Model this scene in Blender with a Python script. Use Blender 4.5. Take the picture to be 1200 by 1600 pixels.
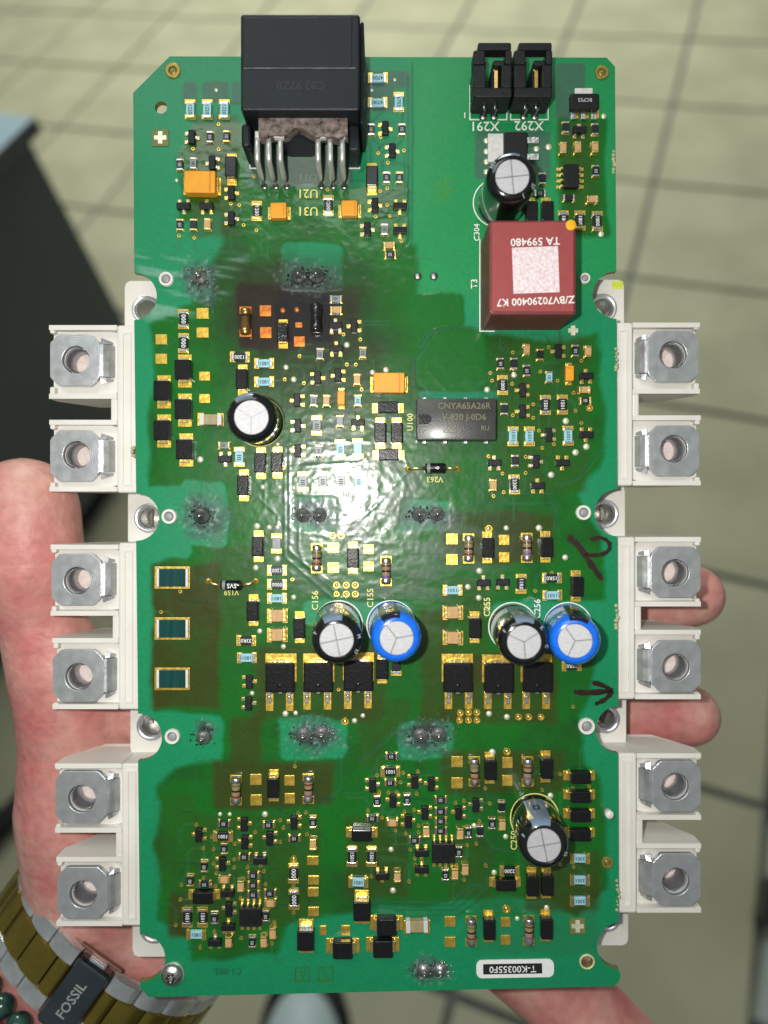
import bpy, bmesh, math, random
import numpy as np
from mathutils import Matrix, Vector
random.seed(7)
rng = np.random.default_rng(11)
for o in list(bpy.data.objects):
    bpy.data.objects.remove(o)
scene = bpy.context.scene
COL = scene.collection

# ------------------------------------------------------------------ frame of the place
# Board frame: x right, y up the board, z out of the board (metres). It is held tilted
# above a level floor; M carries board coordinates to the world (z up, floor at z = 0).
F_PX = 1164.0
S = 1 / 7000.0                      # metres of board per photograph pixel
D = F_PX * S                        # lens to board
H = 1.30                            # lens above the floor
d1 = Vector((-4100, 937, -F_PX)).normalized()
d2 = Vector((769, 1918, -F_PX)).normalized()
up = d2.cross(d1).normalized()
ex = -d1
ey = up.cross(ex)
R3 = Matrix((ex, ey, up))
M = Matrix.Translation((0, 0, H)) @ R3.to_4x4() @ Matrix.Translation((0, 0, -D))
MM = 0.001

def P(u, v, z=0.0):
    k = S * (D - z) / D
    return Vector(((u - 600) * k, (800 - v) * k, z))

def floor_pt(u, v, z=0.0):
    r = R3 @ Vector((u - 600, 800 - v, -F_PX))
    t = (z - H) / r.z
    return Vector((0, 0, H)) + r * t

# ------------------------------------------------------------------ camera
cam = bpy.data.cameras.new('camera')
cam.sensor_fit = 'VERTICAL'
cam.sensor_height = 36
cam.sensor_width = 27
cam.lens = F_PX / 1600 * 36
cam.clip_start = 0.004
cam.clip_end = 60
cam.dof.use_dof = True
cam.dof.focus_distance = D - 0.002
cam.dof.aperture_fstop = 8
camo = bpy.data.objects.new('camera', cam)
COL.objects.link(camo)
camo.matrix_world = M @ Matrix.Translation((0, 0, D))
scene.camera = camo

# ------------------------------------------------------------------ light: dim room, ceiling lamp, phone torch
world = bpy.data.worlds.new('World')
scene.world = world
world.use_nodes = True
bg = world.node_tree.nodes['Background']
bg.inputs[0].default_value = (0.78, 0.86, 0.84, 1)
bg.inputs[1].default_value = 0.165

def area(name, loc, target, sx, sy, power, col):
    l = bpy.data.lights.new(name, 'AREA')
    l.shape = 'RECTANGLE'; l.size = sx; l.size_y = sy; l.energy = power; l.color = col
    o = bpy.data.objects.new(name, l); COL.objects.link(o)
    o.location = loc
    o.rotation_euler = (Vector(target) - Vector(loc)).to_track_quat('-Z', 'Y').to_euler()
    return o
area('ceiling_lamp', (-1.4, 3.3, 2.75), (-1.4, 3.3, 0), 1.6, 0.8, 120, (0.97, 1.0, 0.90))
area('ceiling_lamp', (-0.32, 0.16, 2.75), (-0.32, 0.16, 0), 1.2, 0.6, 7, (0.93, 1.0, 0.95))
fl = bpy.data.lights.new('phone_torch', 'SPOT')
fl.energy = 1.02
fl.shadow_soft_size = 0.0028
fl.spot_size = math.radians(158); fl.spot_blend = 1.0
fl.color = (1.0, 0.97, 0.92)
flo = bpy.data.objects.new('phone_torch', fl); COL.objects.link(flo)
flo.matrix_world = M @ Matrix.Translation((-0.0172, 0.0070, D + 0.001))

scene.view_settings.view_transform = 'Standard'
scene.view_settings.look = 'None'
scene.view_settings.exposure = 0.22
scene.view_settings.gamma = 1
scene.render.engine = 'CYCLES'

# ------------------------------------------------------------------ materials
MATS = {}
def mat(name, base, rough=0.5, metal=0.0, var=0.12, vscale=900, bump=0.0, bscale=1500, coat=0.0,
        coat_rough=0.08, sss=0.0, ior=1.45, trans=0.0, base2=None, stretch=None, rvar=0.0, spec=0.5, rings=0.0):
    if name in MATS:
        return MATS[name]
    m = bpy.data.materials.new(name); m.use_nodes = True
    nt = m.node_tree; N = nt.nodes; L = nt.links
    b = N['Principled BSDF']
    tc = N.new('ShaderNodeTexCoord')
    src = tc.outputs['Object']
    if stretch:
        mp = N.new('ShaderNodeMapping'); mp.inputs['Scale'].default_value = stretch
        L.new(src, mp.inputs[0]); src = mp.outputs[0]
    nz = N.new('ShaderNodeTexNoise'); nz.inputs['Scale'].default_value = vscale
    nz.inputs['Detail'].default_value = 5
    L.new(src, nz.inputs['Vector'])
    cr = N.new('ShaderNodeMapRange'); cr.inputs['From Min'].default_value = 0.3; cr.inputs['From Max'].default_value = 0.7
    L.new(nz.outputs['Fac'], cr.inputs['Value'])
    mx = N.new('ShaderNodeMix'); mx.data_type = 'RGBA'
    c1 = tuple(max(0, x * (1 - var)) for x in base); c2 = tuple(min(1, x * (1 + var)) for x in base)
    if base2: c1, c2 = base, base2
    mx.inputs[6].default_value = (*c1, 1); mx.inputs[7].default_value = (*c2, 1)
    L.new(cr.outputs[0], mx.inputs[0]); L.new(mx.outputs[2], b.inputs['Base Color'])
    b.inputs['Roughness'].default_value = rough
    if rvar:
        mr = N.new('ShaderNodeMapRange'); mr.inputs['To Min'].default_value = max(0.02, rough - rvar)
        mr.inputs['To Max'].default_value = rough + rvar
        L.new(nz.outputs['Fac'], mr.inputs['Value']); L.new(mr.outputs[0], b.inputs['Roughness'])
    b.inputs['Metallic'].default_value = metal
    b.inputs['IOR'].default_value = ior
    b.inputs['Specular IOR Level'].default_value = spec
    b.inputs['Coat Weight'].default_value = coat
    b.inputs['Coat Roughness'].default_value = coat_rough
    if sss:
        b.inputs['Subsurface Weight'].default_value = sss
        b.inputs['Subsurface Radius'].default_value = (0.004, 0.0016, 0.001)
        b.inputs['Subsurface Scale'].default_value = 1.0
    if trans: b.inputs['Transmission Weight'].default_value = trans
    if bump:
        n2 = N.new('ShaderNodeTexNoise'); n2.inputs['Scale'].default_value = bscale; n2.inputs['Detail'].default_value = 4
        L.new(src, n2.inputs['Vector'])
        bp = N.new('ShaderNodeBump'); bp.inputs['Strength'].default_value = bump; bp.inputs['Distance'].default_value = 0.0002
        L.new(n2.outputs['Fac'], bp.inputs['Height']); L.new(bp.outputs[0], b.inputs['Normal'])
    if rings:                                  # turning marks round the bolt hole
        wv = N.new('ShaderNodeTexWave'); wv.wave_type = 'RINGS'; wv.rings_direction = 'Z'
        wv.inputs['Scale'].default_value = 700; wv.inputs['Distortion'].default_value = 14; wv.inputs['Detail'].default_value = 3; wv.inputs['Detail Scale'].default_value = .6
        L.new(tc.outputs['Object'], wv.inputs['Vector'])
        bp = N.new('ShaderNodeBump'); bp.inputs['Strength'].default_value = rings; bp.inputs['Distance'].default_value = 0.0001
        L.new(wv.outputs['Fac'], bp.inputs['Height']); L.new(bp.outputs[0], b.inputs['Normal'])
    MATS[name] = m
    return m

black = mat('black_plastic', (0.012, 0.013, 0.014), 0.42, spec=0.3, var=0.3, bump=0.25, bscale=2500)
blackgloss = mat('black_epoxy', (0.008, 0.008, 0.009), 0.3, spec=0.3, var=0.3, bump=0.25, bscale=1800, coat=0.3, coat_rough=0.12)
conn = mat('connector_plastic', (0.011, 0.014, 0.018), 0.42, spec=0.3, var=0.35, vscale=160, bump=0.25, bscale=3000, rvar=0.12)
gold = mat('gold_pad', (0.95, 0.56, 0.10), 0.34, 0.85, var=0.25, vscale=1400, bump=0.5, bscale=900)
tin = mat('tinned_metal', (0.66, 0.65, 0.62), 0.3, 1.0, var=0.2, bump=0.4, bscale=1500)
brasst = mat('gilded_tin', (0.92, 0.68, 0.28), 0.3, 0.95, var=0.25, bump=0.4, bscale=1200)
solder = mat('solder', (0.40, 0.40, 0.40), 0.36, 1.0, var=0.25, bump=0.6, bscale=900)
fluxed = mat('fluxed_solder', (0.33, 0.33, 0.33), 0.34, 0.8, var=0.4, vscale=700, bump=0.9, bscale=1500)
alum = mat('brushed_aluminium', (0.50, 0.50, 0.52), 0.55, 0.35, var=0.12, bump=0.35, bscale=2600, stretch=(1, 6, 1))
white = mat('white_nylon', (0.68, 0.65, 0.59), 0.42, base2=(0.76, 0.74, 0.69), vscale=90, bump=0.2, bscale=500)
whitepaint = mat('white_print', (0.75, 0.77, 0.74), 0.6, var=0.1)
yellowpaint = mat('yellow_print', (0.74, 0.70, 0.22), 0.55, var=0.12)
greyprint = mat('grey_print', (0.45, 0.47, 0.5), 0.6)
darkprint = mat('dark_print', (0.012, 0.03, 0.04), 0.6)
rblack = mat('resistor_black', (0.014, 0.015, 0.02), 0.33, var=0.3)
rblue = mat('resistor_blue', (0.30, 0.55, 0.62), 0.35, var=0.1)
rgrey = mat('resistor_grey', (0.23, 0.25, 0.25), 0.35, var=0.2)
rwhite = mat('alumina', (0.62, 0.62, 0.60), 0.5)
ctan = mat('ceramic_tan', (0.55, 0.33, 0.14), 0.38, var=0.15)
cgrey = mat('ceramic_grey', (0.34, 0.28, 0.15), 0.42, var=0.15)
orange = mat('tantalum_orange', (0.80, 0.34, 0.015), 0.42, var=0.08, vscale=300, bump=0.2)
seam = mat('tantalum_band', (0.62, 0.22, 0.01), 0.45)
teal = mat('shunt_film', (0.004, 0.05, 0.045), 0.25, var=0.35, vscale=300, stretch=(9, 0.4, 1), coat=0.5)
sleeveblack = mat('sleeve_black', (0.006, 0.007, 0.008), 0.16, var=0.2, coat=0.6, coat_rough=0.05)
sleeveblue = mat('sleeve_blue', (0.008, 0.15, 0.78), 0.2, var=0.1, coat=0.6, coat_rough=0.06)
stripe = mat('sleeve_stripe', (0.16, 0.22, 0.30), 0.22, var=0.08, coat=0.5)
navy = mat('stripe_black', (0.008, 0.012, 0.03), 0.22, coat=0.5)
rubber = mat('bung', (0.012, 0.012, 0.012), 0.7)
red = mat('transformer_red', (0.30, 0.055, 0.055), 0.5, var=0.06, vscale=400, bump=0.12, bscale=3000)
redside = mat('transformer_case', (0.17, 0.035, 0.036), 0.5, var=0.15, vscale=300, bump=0.3)
dot = mat('orange_dot', (0.85, 0.42, 0.01), 0.5)
codep = mat('pale_patch', (0.80, 0.76, 0.80), 0.6, base2=(0.62, 0.42, 0.43), vscale=1500)
opto = mat('moulded_grey', (0.045, 0.046, 0.042), 0.36, var=0.15, bump=0.25, bscale=2500, coat=0.25, coat_rough=0.2)
optotext = mat('faint_lettering', (0.15, 0.14, 0.075), 0.5)
steel = mat('plated_steel', (0.62, 0.63, 0.64), 0.34, 0.85, var=0.14, vscale=330, bump=0.3, bscale=700, rvar=0.14)
plate_m = mat('turned_steel', (0.66, 0.68, 0.70), 0.36, 0.8, var=0.07, vscale=420, rvar=0.09, rings=0.16)
thread = mat('thread_steel', (0.72, 0.73, 0.76), 0.3, 0.85, var=0.1)
fr4 = mat('laminate_edge', (0.19, 0.17, 0.05), 0.6, var=0.25)
glass = mat('melf_lacquer', (0.30, 0.20, 0.11), 0.2, var=0.12, coat=0.8)
bbrown = mat('band_brown', (0.13, 0.04, 0.02), 0.3, coat=0.7)
bgreen = mat('band_green', (0.10, 0.16, 0.04), 0.3, coat=0.7)
bviolet = mat('band_violet', (0.13, 0.08, 0.26), 0.3, coat=0.7)
bblack = mat('band_black', (0.01, 0.01, 0.01), 0.3, coat=0.7)
marker = mat('marker_ink', (0.022, 0.008, 0.006), 0.4, var=0.4, vscale=500)
burnt = mat('charred', (0.010, 0.010, 0.012), 0.22, var=0.5, vscale=700, bump=1.0, bscale=1100, coat=0.6)
burntpad = mat('copper_scorched', (0.30, 0.07, 0.015), 0.45, 0.5, base2=(0.88, 0.30, 0.05), vscale=420, bump=0.5)
dirt = mat('dusty_plastic', (0.035, 0.028, 0.025), 0.75, base2=(0.30, 0.235, 0.21), vscale=800, bump=0.9, bscale=1500)
goldpin = mat('gold_contact', (0.95, 0.62, 0.22), 0.2, 1.0)
whitelabel = mat('label_white', (0.78, 0.79, 0.78), 0.45, var=0.04)
labelblack = mat('label_black', (0.015, 0.015, 0.017), 0.5)
limepaint = mat('lime_mark', (0.62, 0.72, 0.08), 0.5)
nickel = mat('nickel_base', (0.45, 0.42, 0.38), 0.4, 1.0)

# ------------------------------------------------------------------ mesh helpers
def mesh(name, verts, faces, m=None, smooth=False, uvs=None):
    me = bpy.data.meshes.new(name)
    me.from_pydata([tuple(v) for v in verts], [], faces)
    if m: me.materials.append(m)
    if smooth:
        me.polygons.foreach_set('use_smooth', [True] * len(me.polygons))
    me.update()
    return me

class MB:
    def __init__(s): s.v = []; s.f = []
    def add(s, v, f, mtx=None):
        n = len(s.v)
        s.v += [(mtx @ Vector(p)) if mtx else Vector(p) for p in v]
        s.f += [[i + n for i in q] for q in f]
        return s
    def box(s, x0, x1, y0, y1, z0, z1, c=0.0, mtx=None):
        """box with its top edges (and upright edges when c > 0) broken by a chamfer c"""
        if c <= 0:
            v = [(x0, y0, z0), (x1, y0, z0), (x1, y1, z0), (x0, y1, z0), (x0, y0, z1), (x1, y0, z1), (x1, y1, z1), (x0, y1, z1)]
            f = [(3, 2, 1, 0), (4, 5, 6, 7), (0, 1, 5, 4), (1, 2, 6, 5), (2, 3, 7, 6), (3, 0, 4, 7)]
            return s.add(v, f, mtx)
        def ring(i, k, z):
            a0, a1, b0, b1 = x0 + i, x1 - i, y0 + i, y1 - i
            return [(a0 + k, b0, z), (a1 - k, b0, z), (a1, b0 + k, z), (a1, b1 - k, z), (a1 - k, b1, z), (a0 + k, b1, z), (a0, b1 - k, z), (a0, b0 + k, z)]
        v = ring(0, c, z0) + ring(0, c, z1 - c) + ring(c * 0.3, c * 0.9, z1 - c * 0.3) + ring(c, c * 0.6, z1)
        f = [tuple(range(7, -1, -1))]
        for r in range(3):
            for i in range(8):
                j = (i + 1) % 8
                f.append((r * 8 + i, r * 8 + j, r * 8 + 8 + j, r * 8 + 8 + i))
        f.append(tuple(range(24, 32)))
        return s.add(v, f, mtx)
    def lathe(s, prof, n=24, mtx=None, cap0=True, cap1=True, a0=0, a1=2 * math.pi):
        full = abs(a1 - a0 - 2 * math.pi) < 1e-6
        cnt = n if full else n + 1
        v = []; f = []
        for r, z in prof:
            for i in range(cnt):
                a = a0 + (a1 - a0) * i / n
                v.append((r * math.cos(a), r * math.sin(a), z))
        for k in range(len(prof) - 1):
            for i in range(n):
                j = (i + 1) % cnt
                f.append((k * cnt + i, k * cnt + j, (k + 1) * cnt + j, (k + 1) * cnt + i))
        if full and cap0: f.append(tuple(range(cnt - 1, -1, -1)))
        if full and cap1: f.append(tuple(range((len(prof) - 1) * cnt, len(prof) * cnt)))
        return s.add(v, f, mtx)
    def tube(s, pts, r, n=8, flat=1.0):
        pts = [Vector(p) for p in pts]; v = []; f = []
        for i, p in enumerate(pts):
            t = (pts[min(i + 1, len(pts) - 1)] - pts[max(i - 1, 0)]).normalized()
            a = t.cross(Vector((0, 0, 1)))
            if a.length < 1e-4: a = t.cross(Vector((0, 1, 0)))
            a.normalize(); b = t.cross(a)
            rr = r[i] if isinstance(r, (list, tuple)) else r
            for k in range(n):
                w = 2 * math.pi * k / n
                v.append(p + a * math.cos(w) * rr + b * math.sin(w) * rr * flat)
        for i in range(len(pts) - 1):
            for k in range(n):
                l = (k + 1) % n
                f.append((i * n + k, i * n + l, (i + 1) * n + l, (i + 1) * n + k))
        f.append(tuple(range(n - 1, -1, -1))); f.append(tuple(range((len(pts) - 1) * n, len(pts) * n)))
        return s.add(v, f)
    def plate(s, outer, hc, hr, z0, z1, n=40):
        """flat plate with a convex outline and one round hole"""
        cx, cy = hc; v = []; f = []
        m = len(outer)
        for i in range(n):
            a = 2 * math.pi * i / n; dx, dy = math.cos(a), math.sin(a)
            best = None
            for k in range(m):
                (ax, ay), (bx, by) = outer[k], outer[(k + 1) % m]
                den = dx * (by - ay) - dy * (bx - ax)
                if abs(den) < 1e-15: continue
                t = ((ax - cx) * (by - ay) - (ay - cy) * (bx - ax)) / den
                q = ((ax - cx) * dy - (ay - cy) * dx) / den
                if t > 0 and -1e-6 <= q <= 1 + 1e-6 and (best is None or t < best): best = t
            v += [(cx + hr * dx, cy + hr * dy, z1), (cx + best * dx, cy + best * dy, z1),
                  (cx + best * dx, cy + best * dy, z0), (cx + hr * dx, cy + hr * dy, z0)]
        for i in range(n):
            j = (i + 1) % n
            for a, b in ((0, 1), (1, 2), (2, 3), (3, 0)):
                f.append((i * 4 + a, i * 4 + b, j * 4 + b, j * 4 + a))
        return s.add(v, f)
    def mesh(s, name, m=None, smooth=False):
        return mesh(name, s.v, s.f, m, smooth)

def autosmooth(me, deg=35):
    bm = bmesh.new(); bm.from_mesh(me)
    bmesh.ops.recalc_face_normals(bm, faces=bm.faces)
    for fa in bm.faces: fa.smooth = True
    for e in bm.edges:
        if len(e.link_faces) == 2 and e.calc_face_angle(0) > math.radians(deg): e.smooth = False
    bm.to_mesh(me); bm.free()
    return me

def obj(name, data, parent=None, mtx=None, label=None):
    o = bpy.data.objects.new(name, data); COL.objects.link(o)
    if parent: o.parent = parent
    if mtx is not None: o.matrix_local = mtx
    if label: o['label'] = label
    return o

def thing(name, label, cat, mtx, data=None, group=None, kind=None):
    o = bpy.data.objects.new(name, data); COL.objects.link(o)
    o.matrix_world = mtx
    o['label'] = label
    if kind: o['kind'] = kind
    else: o['category'] = cat
    if group: o['group'] = group
    return o

def T(v, rz=0): return Matrix.Translation(v) @ Matrix.Rotation(rz, 4, 'Z')

CACHE = {}
def cached(key, fn):
    if key not in CACHE: CACHE[key] = fn()
    return CACHE[key]

def box_mesh(w, d, h, c, m, z0=0.0):
    key = ('box', round(w, 6), round(d, 6), round(h, 6), round(c, 6), m.name, round(z0, 6))
    return cached(key, lambda: MB().box(-w / 2, w / 2, -d / 2, d / 2, z0, z0 + h, c).mesh('block', m))

_text_jobs = {}
def text_mesh(s, size, m):
    key = ('txt', s, round(size, 6), m.name)
    if key in CACHE: return CACHE[key]
    cu = bpy.data.curves.new('lettering', 'FONT'); cu.body = s; cu.size = size
    cu.align_x = 'CENTER'; cu.align_y = 'CENTER'; cu.resolution_u = 2
    cu.offset = size * 0.012
    o = bpy.data.objects.new('lettering', cu); COL.objects.link(o)
    dg = bpy.context.evaluated_depsgraph_get(); dg.update()
    me = bpy.data.meshes.new_from_object(o.evaluated_get(dg))
    bpy.data.objects.remove(o)
    me.materials.clear(); me.materials.append(m)
    CACHE[key] = me
    return me

# ================================================================== SETTING: floor
tile = 0.307 * H
grout = mat('grout', (0.12, 0.13, 0.115), 0.8, var=0.2, vscale=20)
tmat = mat('floor_tile_glaze', (0.30, 0.295, 0.20), 0.36, base2=(0.40, 0.385, 0.27), vscale=5, bump=0.15, bscale=60, rvar=0.08)
gv = [(-14, -14, 0), (14, -14, 0), (14, 14, 0), (-14, 14, 0)]
floor = thing('floor', 'olive beige tiled floor with dark grout lines', None, Matrix.Identity(4),
              mesh('floor', gv, [(0, 1, 2, 3)], grout), kind='structure')
g = 0.0065
tme = [MB().box(-tile / 2 + g, tile / 2 - g, -tile / 2 + g, tile / 2 - g, 0.0, 0.006, 0.002).mesh('tile', tmat) for _ in range(1)][0]
x_line = -0.034 * H; y_line = -0.004 * H
for i in range(-3, 9):
    for j in range(-3, 10):
        o = obj('tile', tme, floor, Matrix.Translation((x_line - (i + 0.5) * tile, y_line + (j + 0.5) * tile, 0.0005 + random.uniform(0, .0008)))
                @ Matrix.Rotation(random.choice((0, 1, 2, 3)) * math.pi / 2, 4, 'Z'))

# ------------------------------------------------------------------ dark cabinet on the left
cabm = mat('cabinet_laminate', (0.075, 0.092, 0.095), 0.5, var=0.06, vscale=6, bump=0.05)
cabtop = mat('cabinet_top', (0.36, 0.50, 0.58), 0.4, var=0.04, vscale=8)
cabdark = mat('cabinet_plinth', (0.006, 0.006, 0.007), 0.6)
B = floor_pt(272, 649)
E1 = (floor_pt(20, 1043) - B); E1.z = 0; E1.normalize()
E2 = Vector((E1.y, -E1.x, 0))
if E2.dot(floor_pt(0, 400) - B) < 0: E2 = -E2
def hgt(u, v):                       # height of the cabinet's upright edge seen at pixel u, v
    best = None
    for k in range(2000):
        z = k * 0.0006
        q = R3.transposed() @ (Vector((B.x, B.y, z)) - Vector((0, 0, H)))
        uu, vv = 600 + F_PX * q.x / -q.z, 800 - F_PX * q.y / -q.z
        e = (uu - u) ** 2 + (vv - v) ** 2
        if best is None or e < best[0]: best = (e, z)
    return best[1]
CH = hgt(36, 214)
cm = Matrix(((E1.x, E2.x, 0, B.x), (E1.y, E2.y, 0, B.y), (0, 0, 1, 0.0), (0, 0, 0, 1)))
cab = thing('cabinet', 'dark grey cabinet with pale blue worktop standing on the tiles at left', 'cabinet', cm)
obj('side_panel', MB().box(0, 0.9, 0, 0.55, 0.08, CH, 0.002).mesh('panel', cabm), cab)
obj('plinth', MB().box(0.03, 0.88, 0.03, 0.52, 0.0065, 0.079).mesh('plinth', cabdark), cab)
obj('worktop', MB().box(-0.012, 0.91, -0.02, 0.57, CH + 0.001, CH + 0.026, 0.003).mesh('worktop', cabtop), cab)
obj('worktop_edge', MB().box(-0.012, 0.91, -0.023, -0.0205, CH + 0.001, CH + 0.024).mesh('worktop_edge', mat('edge_band', (0.07, 0.08, 0.085), 0.5)), cab)

# ------------------------------------------------------------------ black case with pale panel at the right edge, shoe, stool leg
casem = mat('case_black', (0.008, 0.012, 0.011), 0.35, var=0.3, vscale=20)
casep = mat('case_pale', (0.32, 0.36, 0.35), 0.45)
q = floor_pt(1222, 1330)
kq = math.atan2((floor_pt(1215, 1200) - floor_pt(1160, 1560)).y, (floor_pt(1215, 1200) - floor_pt(1160, 1560)).x)
case = thing('equipment_case', 'black equipment case with pale side strip at the right edge on the floor', 'case', T(q, kq))
obj('case_body', MB().box(-0.10, 0.22, -0.25, -0.006, 0.0065, 0.10, 0.004).mesh('body', casem), case)
obj('side_strip', MB().box(-0.12, 0.16, -0.0055, 0.012, 0.0065, 0.045, 0.002).mesh('strip', casep), case)
obj('latch', MB().box(0.04, 0.11, 0.0125, 0.030, 0.0075, 0.06, 0.003).mesh('latch', casem), case)
obj('latch', MB().box(-0.115, -0.055, 0.0125, 0.028, 0.0075, 0.06, 0.003).mesh('latch', casem), case)
obj('foot_box', MB().box(-0.24, -0.135, -0.22, 0.012, 0.0065, 0.05, 0.004).mesh('foot', casep), case)

shoem = mat('shoe_upper', (0.006, 0.006, 0.007), 0.6)
shoep = mat('shoe_toe', (0.42, 0.52, 0.54), 0.5, var=0.05, vscale=30)
q = floor_pt(478, 1640)
kz = math.atan2(*(floor_pt(478, 1560) - floor_pt(478, 1640)).yx)
sh = thing('shoe', 'pale rounded shoe toe with black rim on the floor below the board', 'shoe', T(q, kz))
def dome(a, b, h, z0, n=28, rings=8, x0=0):
    mb = MB(); v = []; f = []
    for r in range(rings + 1):
        t = r / rings * math.pi / 2
        for i in range(n):
            w = 2 * math.pi * i / n
            v.append((x0 + a * math.cos(t) * math.cos(w), b * math.cos(t) * math.sin(w), z0 + h * math.sin(t) ** 0.8))
    for r in range(rings):
        for i in range(n):
            j = (i + 1) % n
            f.append((r * n + i, r * n + j, (r + 1) * n + j, (r + 1) * n + i))
    return mb.add(v, f)
obj('sole', dome(0.125, 0.072, 0.03, 0.0065, x0=-0.012).mesh('sole', shoem, True), sh)
obj('toe_cap', dome(0.098, 0.060, 0.06, 0.02, x0=-0.02).mesh('toe', shoep, True), sh)
obj('upper', dome(0.13, 0.045, 0.10, 0.025, x0=-0.15).mesh('upper', shoep, True), sh)
a_, b_ = floor_pt(-40, 1335, 0.03), floor_pt(60, 1225, 0.03)
ln = thing('stool_leg', 'black round stool leg on the floor behind the hand', 'stool', Matrix.Identity(4),
           MB().tube([a_, (a_ + b_) / 2, b_], [0.021, 0.02, 0.018], 12).mesh('leg', shoem, True))

# ================================================================== CIRCUIT BOARD
ZB = 0.0
NL = [(208, 463), (212, 808), (216, 1152), (221, 1497)]
NR = [(963, 461), (966, 801), (968, 1140), (970, 1478)]
NRAD = 37
def outline():
    pts = [(208, 145), (265, 88), (948, 90), (961, 104)]
    def edge_x_r(y): return 962 + (y - 105) * (967 - 962) / 1430
    def edge_x_l(y): return 207 + (y - 145) * (219 - 207) / 1400
    for (cx, cy) in NR:
        ex_ = edge_x_r(cy)
        a = math.acos(max(-1, min(1, (ex_ - cx) / NRAD)))
        for k in range(25):
            t = -a - (2 * math.pi - 2 * a) * k / 24
            pts.append((cx + NRAD * math.cos(t), cy + NRAD * math.sin(t)))
    pts += [(970, 1524), (966, 1536), (958, 1541), (232, 1558), (219, 1543)]
    for (cx, cy) in NL[::-1]:
        ex_ = edge_x_l(cy)
        a = math.acos(max(-1, min(1, (ex_ - cx) / NRAD)))
        for k in range(25):
            t = a - 2 * a * k / 24
            pts.append((cx + NRAD * math.cos(t), cy + NRAD * math.sin(t)))
    # ragged break-off tabs on the right edge
    return pts
OUT = outline()
HOLES = [(251.4, 168, 9.5), (917, 1502, 10)]

board = thing('circuit_board', 'green driver circuit board crowded with components, scorched at upper left', 'circuit board', M)

cu = bpy.data.curves.new('laminate', 'CURVE'); cu.dimensions = '2D'; cu.fill_mode = 'BOTH'; cu.extrude = 0.00077
def spline(pts):
    sp = cu.splines.new('POLY'); sp.points.add(len(pts) - 1)
    for p, (u, v) in zip(sp.points, pts):
        w = P(u, v); p.co = (w.x, w.y, 0, 1)
    sp.use_cyclic_u = True
spline(OUT)
for (cx, cy, r) in HOLES:
    spline([(cx + r * math.cos(2 * math.pi * k / 24), cy + r * math.sin(2 * math.pi * k / 24)) for k in range(24)])
tmp = bpy.data.objects.new('laminate', cu); COL.objects.link(tmp)
dg = bpy.context.evaluated_depsgraph_get(); dg.update()
lam = bpy.data.meshes.new_from_object(tmp.evaluated_get(dg)); bpy.data.objects.remove(tmp)
lam.materials.clear(); lam.materials.append(fr4)
obj('laminate', lam, board, Matrix.Translation((0, 0, -0.00082)))

# ---- painted and coated face as a fine sheet: colour, coat and relief live on its vertices
GS = 2.1
gx = np.arange(200, 980, GS); gy = np.arange(80, 1566, GS)
U, V = np.meshgrid(gx, gy)
def vnoise(u, v, scale, seed):
    r = np.random.default_rng(seed); n = 256
    tab = r.random((n, n))
    x = u / scale + 1000; y = v / scale + 1000
    xi = np.floor(x).astype(int); yi = np.floor(y).astype(int)
    fx = x - xi; fy = y - yi
    fx = fx * fx * (3 - 2 * fx); fy = fy * fy * (3 - 2 * fy)
    a = tab[yi % n, xi % n]; b = tab[yi % n, (xi + 1) % n]; c = tab[(yi + 1) % n, xi % n]; d = tab[(yi + 1) % n, (xi + 1) % n]
    return (a * (1 - fx) + b * fx) * (1 - fy) + (c * (1 - fx) + d * fx) * fy
def fbm(u, v, scale, seed, o=4):
    t = 0; w = 0; k = 1.0
    for i in range(o):
        t = t + k * vnoise(u, v, scale / 2 ** i, seed + i); w += k; k *= 0.55
    return t / w
# signed distance to the outline
poly = np.array(OUT)
def sd_poly(px, py):
    dmin = np.full(px.shape, 1e9); inside = np.zeros(px.shape, bool)
    nx = np.zeros(px.shape); ny = np.zeros(px.shape)
    for i in range(len(poly)):
        ax, ay = poly[i]; bx, by = poly[(i + 1) % len(poly)]
        ex_, ey_ = bx - ax, by - ay; l2 = ex_ * ex_ + ey_ * ey_ + 1e-9
        t = np.clip(((px - ax) * ex_ + (py - ay) * ey_) / l2, 0, 1)
        qx = ax + t * ex_; qy = ay + t * ey_
        d = np.hypot(px - qx, py - qy)
        m_ = d < dmin
        dmin = np.where(m_, d, dmin); nx = np.where(m_, qx, nx); ny = np.where(m_, qy, ny)
        c_ = ((ay > py) != (by > py)) & (px < (bx - ax) * (py - ay) / (by - ay + 1e-12) + ax)
        inside ^= c_
    return np.where(inside, -dmin, dmin), nx, ny
SD, NX, NY = sd_poly(U, V)
for (cx, cy, r) in HOLES:
    dh = r - np.hypot(U - cx, V - cy)
    rr = np.maximum(np.hypot(U - cx, V - cy), 1e-6)
    hx = cx + (U - cx) / rr * r; hy = cy + (V - cy) / rr * r
    m_ = dh > SD
    SD = np.where(m_, dh, SD); NX = np.where(m_, hx, NX); NY = np.where(m_, hy, NY)
IN = SD <= 0
quad = IN[:-1, :-1] | IN[1:, :-1] | IN[:-1, 1:] | IN[1:, 1:]
PU = np.where(IN, U, NX); PV = np.where(IN, V, NY)

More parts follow.
